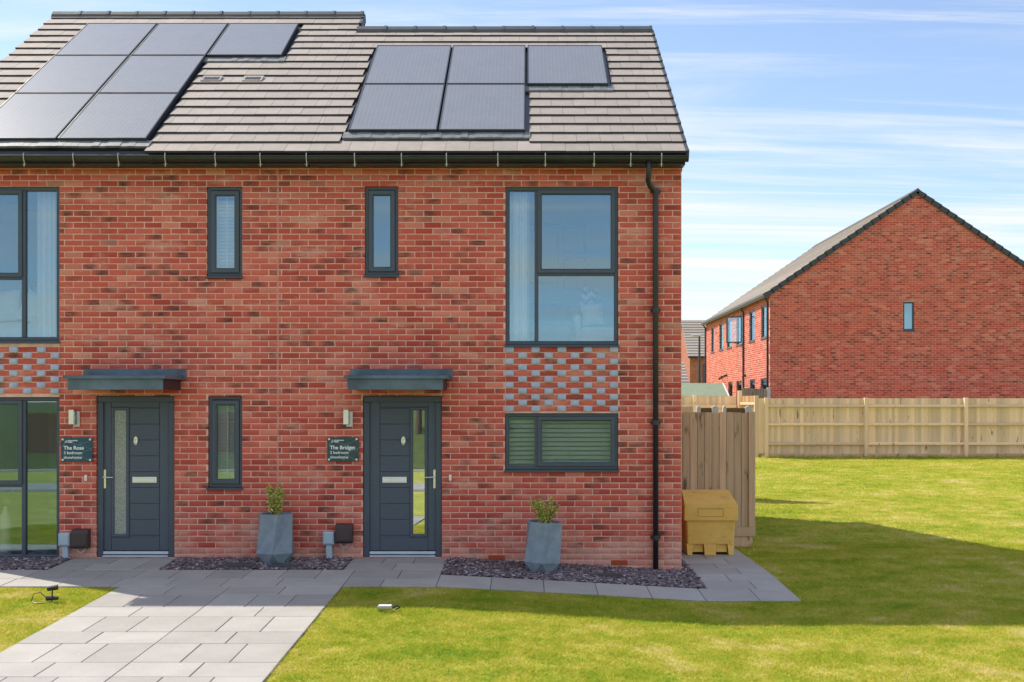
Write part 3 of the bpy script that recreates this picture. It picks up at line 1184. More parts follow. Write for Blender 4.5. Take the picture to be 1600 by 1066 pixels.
def door(house, rect, flip, glass_mat, label):
    x0, x1, z0, z1 = rect
    cx_ = (x0 + x1) / 2
    s = -1 if flip else 1
    X = lambda v: px(v, 628.5, cx_, s)

    def bx(m, a, b, y0, y1, zt, zb, bev=0.003):
        xa, xb = sorted((X(a), X(b)))
        m.box(xa, xb, y0, y1, pz(zb), pz(zt), bev)

    YL = 0.050
    m = MB()
    bx(m, 576.6, 681.4, YL + 0.012, YL + 0.05, 626.5, 861, 0)               # core slab
    bx(m, 576.6, 592.4, YL, YL + 0.0115, 626.5, 861)                        # stiles and rails
    bx(m, 668.2, 681.4, YL, YL + 0.0115, 626.5, 861)
    bx(m, 592.9, 667.7, YL, YL + 0.0115, 626.5, 636.2)
    bx(m, 592.9, 667.7, YL, YL + 0.0115, 840.3, 861)
    bx(m, 592.9, 640, YL, YL + 0.0115, 636.4, 637.9)
    bx(m, 592.9, 640, YL, YL + 0.0115, 837.9, 840.2)
    d = m.build('door', 'door_paint', house, label=label)
    pm = None
    for i in range(8):
        zt = 638.2 + i * 24.93
        m = MB()
        bx(m, 593.0, 639.8, YL, YL + 0.0115, zt, zt + 24.4, 0.003)
        m.build('plank', 'door_paint', d)
    m = MB()
    xa, xb = sorted((X(640), X(667.7)))
    m.frame(xa, xb, pz(840), pz(636.5), [(0, YL + 0.012), (0, YL - 0.008), (0.006, YL - 0.014), (0.028, YL - 0.014), (0.040, YL - 0.002), (0.040, YL + 0.012)])
    m.build('glazing_frame', 'door_paint', d)
    m = MB()
    bx(m, 644.6, 663.2, YL + 0.0, YL + 0.008, 640.6, 836, 0)
    m.build('pane', glass_mat, d)
    # frame
    m = MB()
    w = 0.078
    prof = outer_prof(w, 0.022, 0.10)
    xi0, xi1 = x0 + 0.002, x1 - 0.002
    m.box(xi0, xi0 + w, 0.022, 0.10, z0, z1 - w, 0.006)
    m.box(xi1 - w, xi1, 0.022, 0.10, z0, z1 - w, 0.006)
    m.box(xi0, xi1, 0.022, 0.10, z1 - w + 0.001, z1 - 0.002, 0.006)
    m.build('door_frame', 'dark_frame', d)
    m = MB()
    m.box(x0 + w + 0.003, x1 - w - 0.003, 0.012, 0.10, 0.030, 0.066, 0.004)
    m.box(x0 + w + 0.003, x1 - w - 0.003, -0.012, 0.10, -0.003, 0.018, 0.004)
    m.build('threshold', 'aluminium_trim', d)
    # letter plate
    m = MB()
    bx(m, 596.7, 634.8, YL - 0.012, YL, 745.6, 755.0, 0.003)
    bx(m, 599.5, 632, YL - 0.019, YL - 0.0125, 748.5, 752.6, 0.002)
    m.build('letter_plate', 'chrome', d)
    # knocker: oval plate with ring and knob
    m = MB()
    zc, xc = pz(689), X(629.5)
    ov = [(xc + 0.026 * math.cos(a), zc + 0.054 * math.sin(a)) for a in np.linspace(0, 2 * math.pi, 20, endpoint=False)]
    m.prism(ov, 'y', YL - 0.010, YL)
    m.tube([(xc + 0.017 * math.cos(a), YL - 0.018, zc - 0.010 + 0.030 * math.sin(a)) for a in np.linspace(math.pi * .6, math.pi * 2.4, 14)], 0.006, 6)
    m.build('knocker', 'brass_chrome', d)
    m = MB()
    m.lathe(X(641 if not flip else 641), pz(707.5), [(0.007, YL - 0.008), (0.007, YL)], 10, 'y')
    m.build('spy_hole', 'brass_chrome', d)
    # lever handle
    m = MB()
    bx(m, 676.2, 680.4, YL - 0.012, YL, 734, 764, 0.004)
    xl = X(678.3)
    m.tube([(xl, YL - 0.01, pz(746)), (xl, YL - 0.055, pz(746)), (X(675), YL - 0.062, pz(746)), (X(663), YL - 0.060, pz(746.3))], 0.0085, 8)
    m.build('handle', 'brass_chrome', d)


door(HOUSE_L, D_L, True, 'frosted_glass', 'dark grey front door with obscure glass strip and handle on its left')
door(HOUSE_R, D_R, False, 'door_glass', 'dark grey front door with clear glass strip and handle on its right')


# canopies over the doors
def canopy(house, xc):
    m = MB()
    m.box(xc - 0.648, xc + 0.648, -0.022, -0.003, 2.245, 2.378, 0.004)
    for dx in (-0.54, 0.1, 0.55):
        m.lathe(xc + dx, 2.335, [(0.011, -0.027), (0.011, -0.0222)], 8, 'y')
    c = m.build('canopy', 'canopy_paint', house)
    m = MB()
    m.prism([(-0.74, 2.240), (-0.74, 2.268), (-0.725, 2.280), (-0.0225, 2.298), (-0.0225, 2.240)], 'x', xc - 0.615, xc + 0.615)
    m.build('canopy_tray', 'canopy_paint', c)
    m = MB()
    m.box(xc - 0.575, xc + 0.575, -0.70, -0.68, 2.105, 2.2395, 0.004)
    m.build('fascia', 'canopy_paint', c)
    m = MB()
    m.box(xc - 0.575, xc - 0.556, -0.679, -0.004, 2.112, 2.2395)
    m.box(xc + 0.556, xc + 0.575, -0.679, -0.004, 2.112, 2.2395)
    m.box(xc - 0.555, xc + 0.555, -0.679, -0.004, 2.150, 2.166)
    m.build('canopy_soffit', 'canopy_brown', c)


canopy(HOUSE_L, -4.972)
canopy(HOUSE_R, -1.600)

# ------------------------------------------------------------------ roofs
SV = Vector((0, math.cos(PITCH), math.sin(PITCH)))
SN = Vector((0, -math.sin(PITCH), math.cos(PITCH)))
EO = Vector((0, EAVE_Y, EAVE_Z))
RM = Matrix(((1, 0, 0), (0, SV.y, SN.y), (0, SV.z, SN.z))).to_4x4()   # local x, v, n -> world
REUL = RM.to_euler()


def RP(x, v, n=0.0):
    return Vector((x, 0, 0)) + EO + SV * v + SN * n


tm = MB()
tm.add([(-.149, 0, .024), (.149, 0, .024), (.149, .40, .001), (-.149, .40, .001), (-.149, .003, .057), (.149, .003, .057), (.149, .40, .026), (-.149, .40, .026), (-.149, 0, .052), (.149, 0, .052)],
       [(0, 3, 2, 1), (0, 1, 9, 8), (8, 9, 5, 4), (4, 5, 6, 7), (1, 2, 6, 5, 9), (0, 8, 4, 7, 3)])
tile_me = bpy.data.meshes.new('roof_tile')
tile_me.from_pydata(tm.v, [], tm.f)
tile_me.materials.append(M['roof_tile'])
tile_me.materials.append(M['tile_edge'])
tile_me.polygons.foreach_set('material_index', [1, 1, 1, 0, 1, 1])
tile_me.update()


def on_roof(o, parent, x, v, n=0.0):
    o.rotation_euler = REUL
    return put(o, parent, RP(x, v, n))


def rbox(m, x0, x1, v0, v1, n0, n1):
    co = [RP(x, v, n) for n in (n0, n1) for v in (v0, v1) for x in (x0, x1)]
    m.add(co, [(0, 2, 3, 1), (4, 5, 7, 6), (0, 1, 5, 4), (2, 6, 7, 3), (0, 4, 6, 2), (1, 3, 7, 5)])


def roof(house, x0, x1, run, yb_eave, panels, courses, verge_from, limit=None):
    cosp = math.cos(PITCH)
    L = run / cosp
    ry = EAVE_Y + run
    zr = EAVE_Z + run * TANP
    m = MB()
    m.prism([(EAVE_Y + 0.01, EAVE_Z - 0.06), (EAVE_Y + 0.01, EAVE_Z), (ry, zr), (yb_eave, zr - (yb_eave - ry) * TANP), (yb_eave, zr - (yb_eave - ry) * TANP - 0.06), (ry, zr - 0.08)], 'x', x0 + 0.005, x1 - 0.02)
    rf = m.build('roof', 'underlay', house)
    # rear slope, one sheet of tiles out of sight
    m = MB()
    m.prism([(ry + 0.05, zr + 0.0), (yb_eave + 0.03, zr - (yb_eave - ry) * TANP - 0.01), (yb_eave + 0.03, zr - (yb_eave - ry) * TANP + 0.04), (ry + 0.05, zr + 0.05)], 'x', x0, x1)
    m.build('rear_slope', 'ridge_tile', rf)
    # holes for the panels (x0, x1, v0, v1)
    holes = [(a - 0.05, b + 0.05, c / cosp - 0.17, d / cosp + 0.03) for a, b, c, d in panels]
    n = 0
    for k in range(courses):
        v = k * GAUGE
        vm = v + GAUGE * 0.5
        if v > L - 0.06:
            break
        off = 0.15 if k % 2 else 0.0
        x = x1 - off - 12.0
        while x < x1:
            segs = [(max(x, x0), min(x + 0.3, x1))]
            x += 0.3
            for (h0, h1, g0, g1) in holes:
                if g0 < vm < g1:
                    nxt = []
                    for a, b in segs:
                        if b <= h0 or a >= h1:
                            nxt.append((a, b))
                            continue
                        if a < h0:
                            nxt.append((a, h0))
                        if b > h1:
                            nxt.append((h1, b))
                    segs = nxt
            for a, b in segs:
                if b - a < 0.035:
                    continue
                o = bpy.data.objects.new('roof_tile', tile_me)
                ylen = 1.0 if v + 0.40 < L else max(0.3, (L - v) / 0.40)
                o.scale = ((b - a - 0.003) / 0.298, ylen, 1)
                on_roof(o, rf, (a + b) / 2, v + random.uniform(-.002, .002), random.uniform(-.0012, .0012))
    # ridge tiles
    nr = round((x1 - x0) / 0.45)
    wr = (x1 - x0) / nr
    m = MB()
    rb = zr + 0.015
    pr = [(-0.135, -0.055), (-0.115, 0.0), (-0.06, 0.065), (0, 0.085), (0.06, 0.065), (0.115, 0.0), (0.135, -0.055), (0.11, -0.055), (0, 0.055), (-0.11, -0.055)]
    rm = bpy.data.meshes.new('ridge_tile')
    mm = MB().prism(pr, 'x', -wr / 2 + 0.002, wr / 2 - 0.002)
    mm.prism([(a * 1.06, b * 1.06 + 0.004) for a, b in pr], 'x', wr / 2 - 0.03, wr / 2 + 0.012)
    rm.from_pydata(mm.v, [], mm.f)
    rm.materials.append(M['ridge_tile'])
    for i in range(nr):
        put(bpy.data.objects.new('ridge_tile', rm), rf, (x0 + wr * (i + 0.5), ry, rb + random.uniform(-.003, .003)))
    # stepped verge caps on the right end
    for k in range(courses):
        v = k * GAUGE
        if v < verge_from - 0.2 or v > L - 0.1:
            continue
        ve = min(v + GAUGE + 0.02, L + 0.04)
        m = MB()
        co = [RP(xx, vv, nn) for xx in (x1 - 0.008, x1 + 0.036) for vv, nn in ((v - 0.008, -0.09), (v - 0.008, 0.066), (ve, 0.040), (ve, -0.09))]
        m.add(co, [(0, 1, 2, 3), (7, 6, 5, 4), (0, 4, 5, 1), (1, 5, 6, 2), (2, 6, 7, 3), (3, 7, 4, 0)])
        m.build('verge_cap', 'verge_dark', rf)
    # tray and lead apron under the panels
    m = MB()
    for h0, h1, g0, g1 in holes:
        rbox(m, h0 - 0.02, h1 + 0.02, g0, g1, 0.004, 0.014)
    m.build('flashing_tray', 'panel_frame', rf)
    bottoms = {}
    for a, b, c, d in panels:
        below = any(abs(e - a) < 0.3 and abs(g - c) < 0.15 for e, f, q, g in panels)
        if not below:
            m = MB()
            nn = 14
            for i in range(nn):
                xa = a - 0.06 + (b - a + 0.12) * i / nn
                xb = a - 0.06 + (b - a + 0.12) * (i + 1) / nn + 0.001
                h = random.uniform(-0.004, 0.004)
                rbox(m, xa, xb, c / cosp - 0.16, c / cosp + 0.02, 0.030 + h, 0.060 + h)
            m.build('lead_apron', 'lead', rf)
    for a, b, c, d in panels:
        v0, v1 = c / cosp + 0.008, d / cosp - 0.008
        mid = RP((a + b) / 2, (v0 + v1) / 2, 0.035)
        w, hgt = (b - a) / 2 - 0.004, (v1 - v0) / 2
        t = 0.014
        m = MB()
        q = lambda x, v, n: (x, v, n)
        vs = []
        for x, v in ((-w, -hgt), (w, -hgt), (w, hgt), (-w, hgt)):
            ix, iv = (1 if x < 0 else -1), (1 if v < 0 else -1)
            vs += [(x, v, 0), (x, v, 0.062), (x + ix * t, v + iv * t, 0.064), (x + ix * t, v + iv * t, 0.05), (x + ix * t, v + iv * t, 0)]
        fs = []
        for i in range(4):
            j = (i + 1) % 4
            for e in range(5):
                f_ = (e + 1) % 5
                fs.append((i * 5 + e, j * 5 + e, j * 5 + f_, i * 5 + f_))
        me = bpy.data.meshes.new('solar_panel')
        me.from_pydata(vs, [], fs)
        me.materials.append(M['panel_frame'])
        o = bpy.data.objects.new('solar_panel', me)
        o.rotation_euler = REUL
        put(o, house, mid)
        g = MB().box(-w + t, w - t, -hgt + t, hgt - t, 0.02, 0.058)
        me = bpy.data.meshes.new('glass_sheet')
        me.from_pydata(g.v, [], g.f)
        me.materials.append(M['solar_glass'])
        go = bpy.data.objects.new('glass_sheet', me)
        COL.objects.link(go)
        go.parent = o
    return rf


PAN_R = [(-2.304, -1.165, 0.477, 1.87), (-1.150, -0.035, 0.477, 1.87), (-2.304, -1.165, 1.87, 3.26), (-1.150, -0.035, 1.87, 3.26), (-0.010, 1.130, 1.87, 3.26)]
PAN_L = [(-7.08, -5.955, 0.25, 1.575), (-5.940, -4.815, 0.25, 1.575), (-7.08, -5.955, 1.575, 2.88), (-5.940, -4.815, 1.575, 2.88),
         (-7.08, -5.955, 2.88, 4.17), (-5.940, -4.815, 2.88, 4.17), (-4.800, -3.68, 2.88, 4.17)]
ROOF_R = roof(HOUSE_R, X_S, 1.966, 4.02, 7.79, PAN_R, 16, 0)
ROOF_L = roof(HOUSE_L, -7.85, X_S, 4.67, 9.09, PAN_L, 19, 5.15)

# roof vent tiles (two low slotted vents)
for xv in (-4.52, -3.93):
    m = MB()
    v = 2.05 / math.cos(PITCH)
    rbox(m, xv - 0.14, xv + 0.14, v, v + 0.20, 0.05, 0.066)
    vt = m.build('vent_tile', 'roof_tile', ROOF_L)
    m = MB()
    for i in range(5):
        rbox(m, xv - 0.105 + i * 0.044, xv - 0.105 + i * 0.044 + 0.034, v + 0.04, v + 0.13, 0.0665, 0.072)
    m.build('vent_slots', 'panel_frame', ROOF_L)


# gutters, fascia, hooks, downpipe
def gutter(house, x0, x1):
    n = 10
    yc, zc, r = EAVE_Y - 0.035, EAVE_Z - 0.028, 0.062
    vs, fs = [], []
    prof = [(yc - r * math.cos(a), zc - r * math.sin(a)) for a in np.linspace(0, math.pi, n)]
    prof += [(yc + (r - 0.006) * math.cos(a), zc - (r - 0.006) * math.sin(a)) for a in np.linspace(0, math.pi, n)]
    m = MB().prism(prof, 'x', x0, x1)
    m.tube([(x0, yc - r, zc), (x1, yc - r, zc)], 0.007, 8)
    for xj in np.arange(x0 + 1.2, x1 - 0.3, 2.0):
        m.prism([(yc - (r + 0.006) * math.cos(a), zc - (r + 0.006) * math.sin(a)) for a in np.linspace(0, math.pi, n)], 'x', xj - 0.05, xj + 0.05)
    g = m.build('gutter', 'gutter_black', house)
    m = MB()
    m.box(x0 + 0.002, x1 - 0.03, EAVE_Y + 0.03, EAVE_Y + 0.05, EAVE_Z - 0.115, EAVE_Z - 0.02)
    m.box(x0 + 0.002, x1 - 0.03, EAVE_Y + 0.052, -0.004, EAVE_Z - 0.110, EAVE_Z - 0.098)
    m.build('fascia_board', 'gutter_black', house)
    return g


G_L = gutter(HOUSE_L, -7.87, X_S)
G_R = gutter(HOUSE_R, X_S + 0.001, 1.99)
for p in (40, 117, 187, 260, 338, 408, 480, 555, 628, 698, 778, 852, 928, 985, 1033):
    xh = (p - 825) / 126.0
    m = MB()
    yg = EAVE_Y - 0.108
    w = 0.0055
    pts = [(yg + 0.045, 5.045), (yg + 0.004, 5.035), (yg, 4.995), (yg + 0.010, 4.955), (yg + 0.026, 4.925), (yg + 0.030, 4.895), (yg + 0.024, 4.870)]
    for (a, b), (c, d) in zip(pts, pts[1:]):
        m.add([(xh - w, a, b), (xh + w, a, b), (xh + w, c, d), (xh - w, c, d), (xh - w, a + 0.004, b), (xh + w, a + 0.004, b), (xh + w, c + 0.004, d), (xh - w, c + 0.004, d)],
              [(0, 1, 2, 3), (7, 6, 5, 4), (0, 4, 5, 1), (1, 5, 6, 2), (2, 6, 7, 3), (3, 7, 4, 0)])
    m.tube([(xh - 0.022, yg + 0.028, 4.898), (xh + 0.022, yg + 0.028, 4.902)], 0.003, 6)
    m.build('hook', 'steel', G_L if xh < X_S else G_R)

m = MB()
xt, xd = 1.500, 1.610
m.tube([(xt, EAVE_Y - 0.035, 4.95), (xt, EAVE_Y - 0.035, 4.80), (xt, -0.20, 4.72), (xt + 0.03, -0.13, 4.67), (xd - 0.02, -0.075, 4.62), (xd, -0.055, 4.57), (xd, -0.055, 4.4), (xd, -0.055, -0.20)], 0.035, 12)
dp = m.build('downpipe', 'gutter_black', HOUSE_R, smooth=True)
for z in (4.62, 3.12, 1.70, 0.25):
    m = MB()
    m.tube([(xd, -0.055, z - 0.03), (xd, -0.055, z + 0.03)], 0.042, 12)
    m.box(xd - 0.065, xd + 0.065, -0.024, -0.003, z - 0.016, z + 0.016, 0.003)
    m.build('bracket', 'gutter_black', dp)

# air bricks at the foot of the right wall
for p, q in ((776, 871.8), (968, 879.5)):
    xa = (p - 825) / 123.5
    za = pz(q)
    m = MB()
    m.box(xa - 0.106, xa + 0.106, -0.004, 0.03, za - 0.033, za + 0.033, 0.003)
    for i in range(9):
        for j in range(2):
            m.box(xa - 0.094 + i * 0.0225, xa - 0.094 + i * 0.0225 + 0.008, -0.009, -0.0045, za - 0.026 + j * 0.028, za - 0.002 + j * 0.028)
    m.build('air_brick', 'terracotta', HOUSE_R)

# ------------------------------------------------------------------ things on the wall
def text_mesh(body, size, x, z, y, mat, parent, name='lettering', bold=0.0):
    cu = bpy.data.curves.new(name, 'FONT')
    cu.body = body
    cu.size = size
    cu.extrude = 0.0008
    cu.offset = bold
    tmp = bpy.data.objects.new('tmp', cu)
    COL.objects.link(tmp)
    dg = bpy.context.evaluated_depsgraph_get()
    me = bpy.data.meshes.new_from_object(tmp.evaluated_get(dg))
    bpy.data.objects.remove(tmp)
    me.materials.clear()
    me.materials.append(M[mat])
    o = bpy.data.objects.new(name, me)
    o.rotation_euler = (math.pi / 2, 0, 0)
    return put(o, parent, (x, y, z))


def plaque(x0, z1, lines_, mat, label):
    w, h = 0.395, 0.302
    x1, z0 = x0 + w, z1 - h
    t = thing('house_sign', ((x0 + x1) / 2, 0, z0), label, 'sign', 'house name signs')
    MB().box(x0, x1, -0.030, -0.022, z0, z1, 0.002).build('board', mat, t)
    m = MB()
    for cx_, cz_ in ((x0 + .022, z0 + .022), (x1 - .026, z0 + .022), (x0 + .022, z1 - .022), (x1 - .026, z1 - .022)):
        MB().lathe(cx_, cz_, [(0.012, -0.037), (0.013, -0.034), (0.013, -0.0305)], 14, 'y').lathe(cx_, cz_, [(0.008, -0.0215), (0.008, -0.004)], 10, 'y').build('fixing_cap', 'white_paint', t)
    # pale swooping lines
    yb = -0.0306
    crv = [[(0.05, 1.0), (0.22, 0.82), (0.55, 0.70), (1.0, 0.52)], [(1.0, 0.50), (0.78, 0.44), (0.60, 0.30), (0.5, 0.02)], [(0.62, 0.30), (0.78, 0.14), (0.95, 0.03)], [(0.0, 0.62), (0.2, 0.85), (0.3, 1.0)], [(0.58, 0.72), (0.85, 0.83), (1.0, 0.98)]]
    m = MB()
    for c in crv:
        pts = []
        for i in range(len(c) - 1):
            p0, p1, p2, p3 = c[max(i - 1, 0)], c[i], c[i + 1], c[min(i + 2, len(c) - 1)]
            for s in np.linspace(0, 1, 7)[:-1]:
                pts.append(tuple(0.5 * ((2 * p1[d]) + (-p0[d] + p2[d]) * s + (2 * p0[d] - 5 * p1[d] + 4 * p2[d] - p3[d]) * s * s + (-p0[d] + 3 * p1[d] - 3 * p2[d] + p3[d]) * s ** 3) for d in (0, 1)))
        pts.append(c[-1])
        for (a, b), (c2, d2) in zip(pts, pts[1:]):
            xa, za, xb, zb = x0 + a * w, z0 + b * h, x0 + c2 * w, z0 + d2 * h
            L = math.hypot(xb - xa, zb - za) or 1
            nx_, nz_ = -(zb - za) / L * 0.0014, (xb - xa) / L * 0.0014
            m.add([(xa - nx_, yb, za - nz_), (xb - nx_, yb, zb - nz_), (xb + nx_, yb, zb + nz_), (xa + nx_, yb, za + nz_)], [(0, 1, 2, 3)])
    m.build('line_pattern', 'sign_line', t)
    # small emblem with two lines too small to read
    m = MB()
    ex, ez = x0 + 0.045, z1 - 0.062
    m.box(ex, ex + 0.022, -0.0314, -0.0305, ez, ez + 0.005)
    m.box(ex + 0.022, ex + 0.027, -0.0314, -0.0305, ez, ez + 0.034)
    m.box(ex + 0.004, ex + 0.016, -0.0314, -0.0305, ez + 0.012, ez + 0.017)
    m.build('emblem', 'sign_text', t)
    m = MB()
    xx = ex + 0.040
    for wd in (0.008, 0.004, 0.009, 0.007, 0.010, 0.008, 0.006, 0.009, 0.009, 0.008, 0.007, 0.008):
        m.box(xx, xx + wd, -0.0314, -0.0305, ez + 0.019, ez + 0.019 + random.uniform(0.010, 0.013))
        xx += wd + 0.0028
    xx = ex + 0.040
    for wd in (0.010, 0.009, 0.012, 0.009, 0.010):
        m.box(xx, xx + wd, -0.0314, -0.0305, ez, ez + random.uniform(0.011, 0.013))
        xx += wd + 0.002
    m.build('small_lettering', 'sign_text', t)
    for body, size, dz, bold in lines_:
        text_mesh(body, size, x0 + 0.034, z1 - dz, -0.0308, 'sign_text', t, 'lettering', bold)


plaque(-5.900, pz(684), [('The Rose', 0.066, 0.150, 0.0014), ('3 bedroom', 0.052, 0.208, 0.0004), ('showhome', 0.052, 0.266, 0.0004)], 'sign_teal', 'blue house sign reading The Rose, left of the left door')
plaque(-2.535, pz(683.5), [('The Bridget', 0.066, 0.150, 0.0014), ('2 bedroom', 0.052, 0.208, 0.0004), ('showhome', 0.052, 0.266, 0.0004)], 'sign_green', 'dark green house sign reading The Bridget, left of the right door')


def wall_light(x, label):
    z = pz(653)
    t = thing('wall_light', (x, 0, z - 0.12), label, 'wall light', 'porch lights')
    MB().box(x - 0.022, x + 0.062, -0.018, -0.002, z - 0.115, z + 0.085, 0.004).build('back_plate', 'steel', t)
    MB().box(x - 0.045, x + 0.018, -0.105, -0.040, z - 0.085, z + 0.105, 0.005).build('housing', 'brass_chrome', t)
    MB().box(x - 0.018, x + 0.010, -0.039, -0.018, z - 0.03, z + 0.04).build('bracket', 'steel', t)


wall_light((117 - 825) / 123.5, 'steel up and down wall light above The Rose sign')
wall_light((543.5 - 825) / 123.5, 'steel up and down wall light above The Bridget sign')


def bell(x, z, label):
    t = thing('door_bell', (x, 0, z - .03), label, 'door bell', 'door bells')
    MB().box(x - 0.016, x + 0.016, -0.018, -0.001, z - 0.038, z + 0.038, 0.005).build('case', 'white_paint', t)
    MB().lathe(x, z - 0.005, [(0.010, -0.024), (0.011, -0.0182)], 12, 'y').build('button', 'brass_chrome', t)


bell((134 - 825) / 123.5, pz(747), 'small white bell push beneath The Rose sign')
bell((703.5 - 825) / 123.5, pz(746.5), 'small white bell push right of the right door handle')


def meter(px0, ptop, zg, label_w, label_b, bx0, bt):
    x0 = (px0 - 825) / 123.5
    zt = pz(ptop)
    t = thing('meter_box', (x0 + 0.07, -0.05, zg), label_w, 'meter box', 'pale meter boxes')
    MB().box(x0, x0 + 0.145, -0.11, -0.003, zt - 0.165, zt, 0.012).build('case', 'meter_white', t)
    MB().box(x0 + 0.016, x0 + 0.129, -0.117, -0.1102, zt - 0.145, zt - 0.02, 0.003).build('lid', 'meter_white', t)
    MB().prism([(x0 + 0.040, zt - 0.166), (x0 + 0.112, zt - 0.166), (x0 + 0.118, zg - 0.02), (x0 + 0.050, zg - 0.02)], 'y', -0.085, -0.012).build('duct', 'meter_white', t)
    xb = (bx0 - 825) / 123.5
    zb = pz(bt)
    t = thing('gas_box', (xb + 0.1, -0.05, zb - 0.24), label_b, 'utility box', 'brown utility boxes')
    MB().prism([(-0.003, zb - 0.24), (-0.003, zb), (-0.085, zb - 0.012), (-0.12, zb - 0.05), (-0.12, zb - 0.215), (-0.10, zb - 0.24)], 'x', xb, xb + 0.212).build('case', 'meter_brown', t)
    MB().box(xb + 0.014, xb + 0.198, -0.126, -0.1205, zb - 0.205, zb - 0.06, 0.003).build('lid', 'meter_brown', t)
    m = MB()
    m.tube([(xb + 0.035 + 0.13 * s, -0.04, zb - 0.24 - 0.062 * math.sin(math.pi * min(1, s * 1.0))) for s in np.linspace(0, 1, 12)], 0.007, 6)
    m.build('cable_loop', 'cable_white', t)


meter(95.5, 832, -0.02, 'pale blue meter box on a duct beside the left ground floor window', 'brown utility box with cable loop beside the left door', 115.5, 826)
meter(506, 830, -0.02, 'pale blue meter box on a duct right of the left planter', 'brown utility box with cable loop beside the right door', 526, 818)


# ------------------------------------------------------------------ planters with shrubs
def leaf_cloud(name, mat, parent, centres, n, size, spread, origin=None):
    cos, fs, at = [], [], []
    idx = rng.integers(0, len(centres), n)
    c = np.array(centres)[idx] + rng.normal(0, 1, (n, 3)) * spread
    d = rng.normal(0, 1, (n, 3)) + np.array([0, 0, 0.9])
    d /= np.linalg.norm(d, axis=1)[:, None]
    s = np.cross(d, rng.normal(0, 1, (n, 3)))
    s /= np.linalg.norm(s, axis=1)[:, None]
    L = size * rng.uniform(0.6, 1.3, n)[:, None]
    q = np.stack([c, c + d * L * .5 + s * L * .3, c + d * L, c + d * L * .5 - s * L * .3], 1).reshape(-1, 3)
    f = np.arange(n * 4).reshape(-1, 4)
    a = np.repeat(np.clip(rng.normal(0.5, 0.25, n), 0, 1), 4)
    me = raw_mesh(name, q, f, mat, {'ba': np.stack([a, a, a], 1)})
    return put(bpy.data.objects.new(name, me), parent)


def planter(x, y, zg, label, lshrub, lean=0.0, turn=0.0, wide_=1.0, seed=1, hsh=0.37, stems=8):
    random.seed(seed)
    t = thing('planter', (x, y, zg), label, 'planter', 'faceted grey planters')
    n = 6
    H = 0.605

    def ring(r, z, rot):
        out = []
        for i in range(n):
            a = 2 * math.pi * (i + rot) / n + turn
            xx, yy, zz = r * math.cos(a), r * math.sin(a), z
            out.append((x + xx + lean * zz, y + yy, zg + zz - lean * xx * 0.8))
        return out
    top, mid, bot = ring(0.224, H, 0.24), ring(0.250, 0.125, 0), ring(0.165, -0.02, 0.5)
    itop, isoil = ring(0.200, H, 0.24), ring(0.194, H - 0.05, 0.24)
    m = MB()
    vs = bot + mid + top + itop + isoil
    fs = []
    for i in range(n):
        j = (i + 1) % n
        fs += [(6 + i, i, 6 + j), (6 + j, i, j)]                    # points down to the foot
        fs += [(6 + i, 6 + j, 12 + j), (12 + i, 6 + i, 12 + j)]     # long slanting facets
        fs += [(12 + i, 12 + j, 18 + j, 18 + i), (18 + i, 18 + j, 24 + j, 24 + i)]
    fs.append(tuple(range(5, -1, -1)))
    m.add(vs, fs)
    m.build('pot', 'planter_grey', t)
    m = MB()
    m.add([(p[0], p[1], p[2] + 0.004) for p in isoil], [tuple(range(6))])
    m.build('soil', 'soil', t)
    sx, sy, sz = x + lean * H, y, zg + H - 0.045
    s = thing('potted_shrub', (sx, sy, sz), lshrub, 'shrub', 'shrubs in the planters')
    m = MB()
    cents = []
    for i in range(stems):
        a = 6.283 * i / stems + random.uniform(-.4, .4)
        r0 = random.uniform(0.015, 0.05)
        hh = hsh * random.uniform(0.72, 1.0)
        r1 = random.uniform(0.5, 1.0) * 0.115 * wide_
        for f in np.linspace(0, 1, 18):
            q = (sx + (r0 + (r1 - r0) * f ** 1.3) * math.cos(a), sy + (r0 + (r1 - r0) * f ** 1.3) * math.sin(a), sz - 0.02 + hh * f)
            if f > 0.12:
                cents.append(q)
        m.tube([(sx + (r0 + (r1 - r0) * f ** 1.3) * math.cos(a), sy + (r0 + (r1 - r0) * f ** 1.3) * math.sin(a), sz - 0.02 + hh * f) for f in (0, .4, .75, 1)], [0.004, 0.003, 0.002, 0.0012], 5)
    m.build('stem', 'bark', s)
    fo = leaf_cloud('foliage', 'shrub_leaf', s, cents, 2600, 0.027, 0.013)
    random.seed(seed + 50)


planter(-3.13, -0.29, G(-3.13, -0.29), 'faceted grey planter standing left of the right door', 'upright yellow green shrub in the left planter', 0.0, math.radians(34), 0.95, 3, 0.40, 12)
planter(0.17, -0.55, G(0.17, -0.55), 'faceted grey planter leaning slightly below the right kitchen window', 'bushy yellow green shrub in the right planter', 0.055, math.radians(26), 1.45, 9, 0.34, 8)

# inspection covers lying in the slate
for (xc, yc, w, d, lab) in ((-3.52, -0.55, 0.44, 0.36, 'dark slate coloured cover in the chippings left of the left planter'), (-2.93, -0.60, 0.46, 0.30, 'dark slate coloured cover in the chippings right of the left planter'), (0.93, -0.62, 0.44, 0.24, 'dark slate coloured cover in the chippings right of the right planter')):
    t = thing('inspection_cover', (xc, yc, G(xc, yc)), lab, 'drain cover', 'inspection covers')
    z = G(xc, yc) + 0.014
    MB().box(xc - w / 2, xc + w / 2, yc - d / 2, yc + d / 2, z - 0.03, z, 0.004).build('frame', 'cover_slate', t)
    MB().box(xc - w / 2 + 0.025, xc + w / 2 - 0.025, yc - d / 2 + 0.025, yc + d / 2 - 0.025, z + 0.0005, z + 0.008, 0.003).build('lid', 'cover_slate', t)


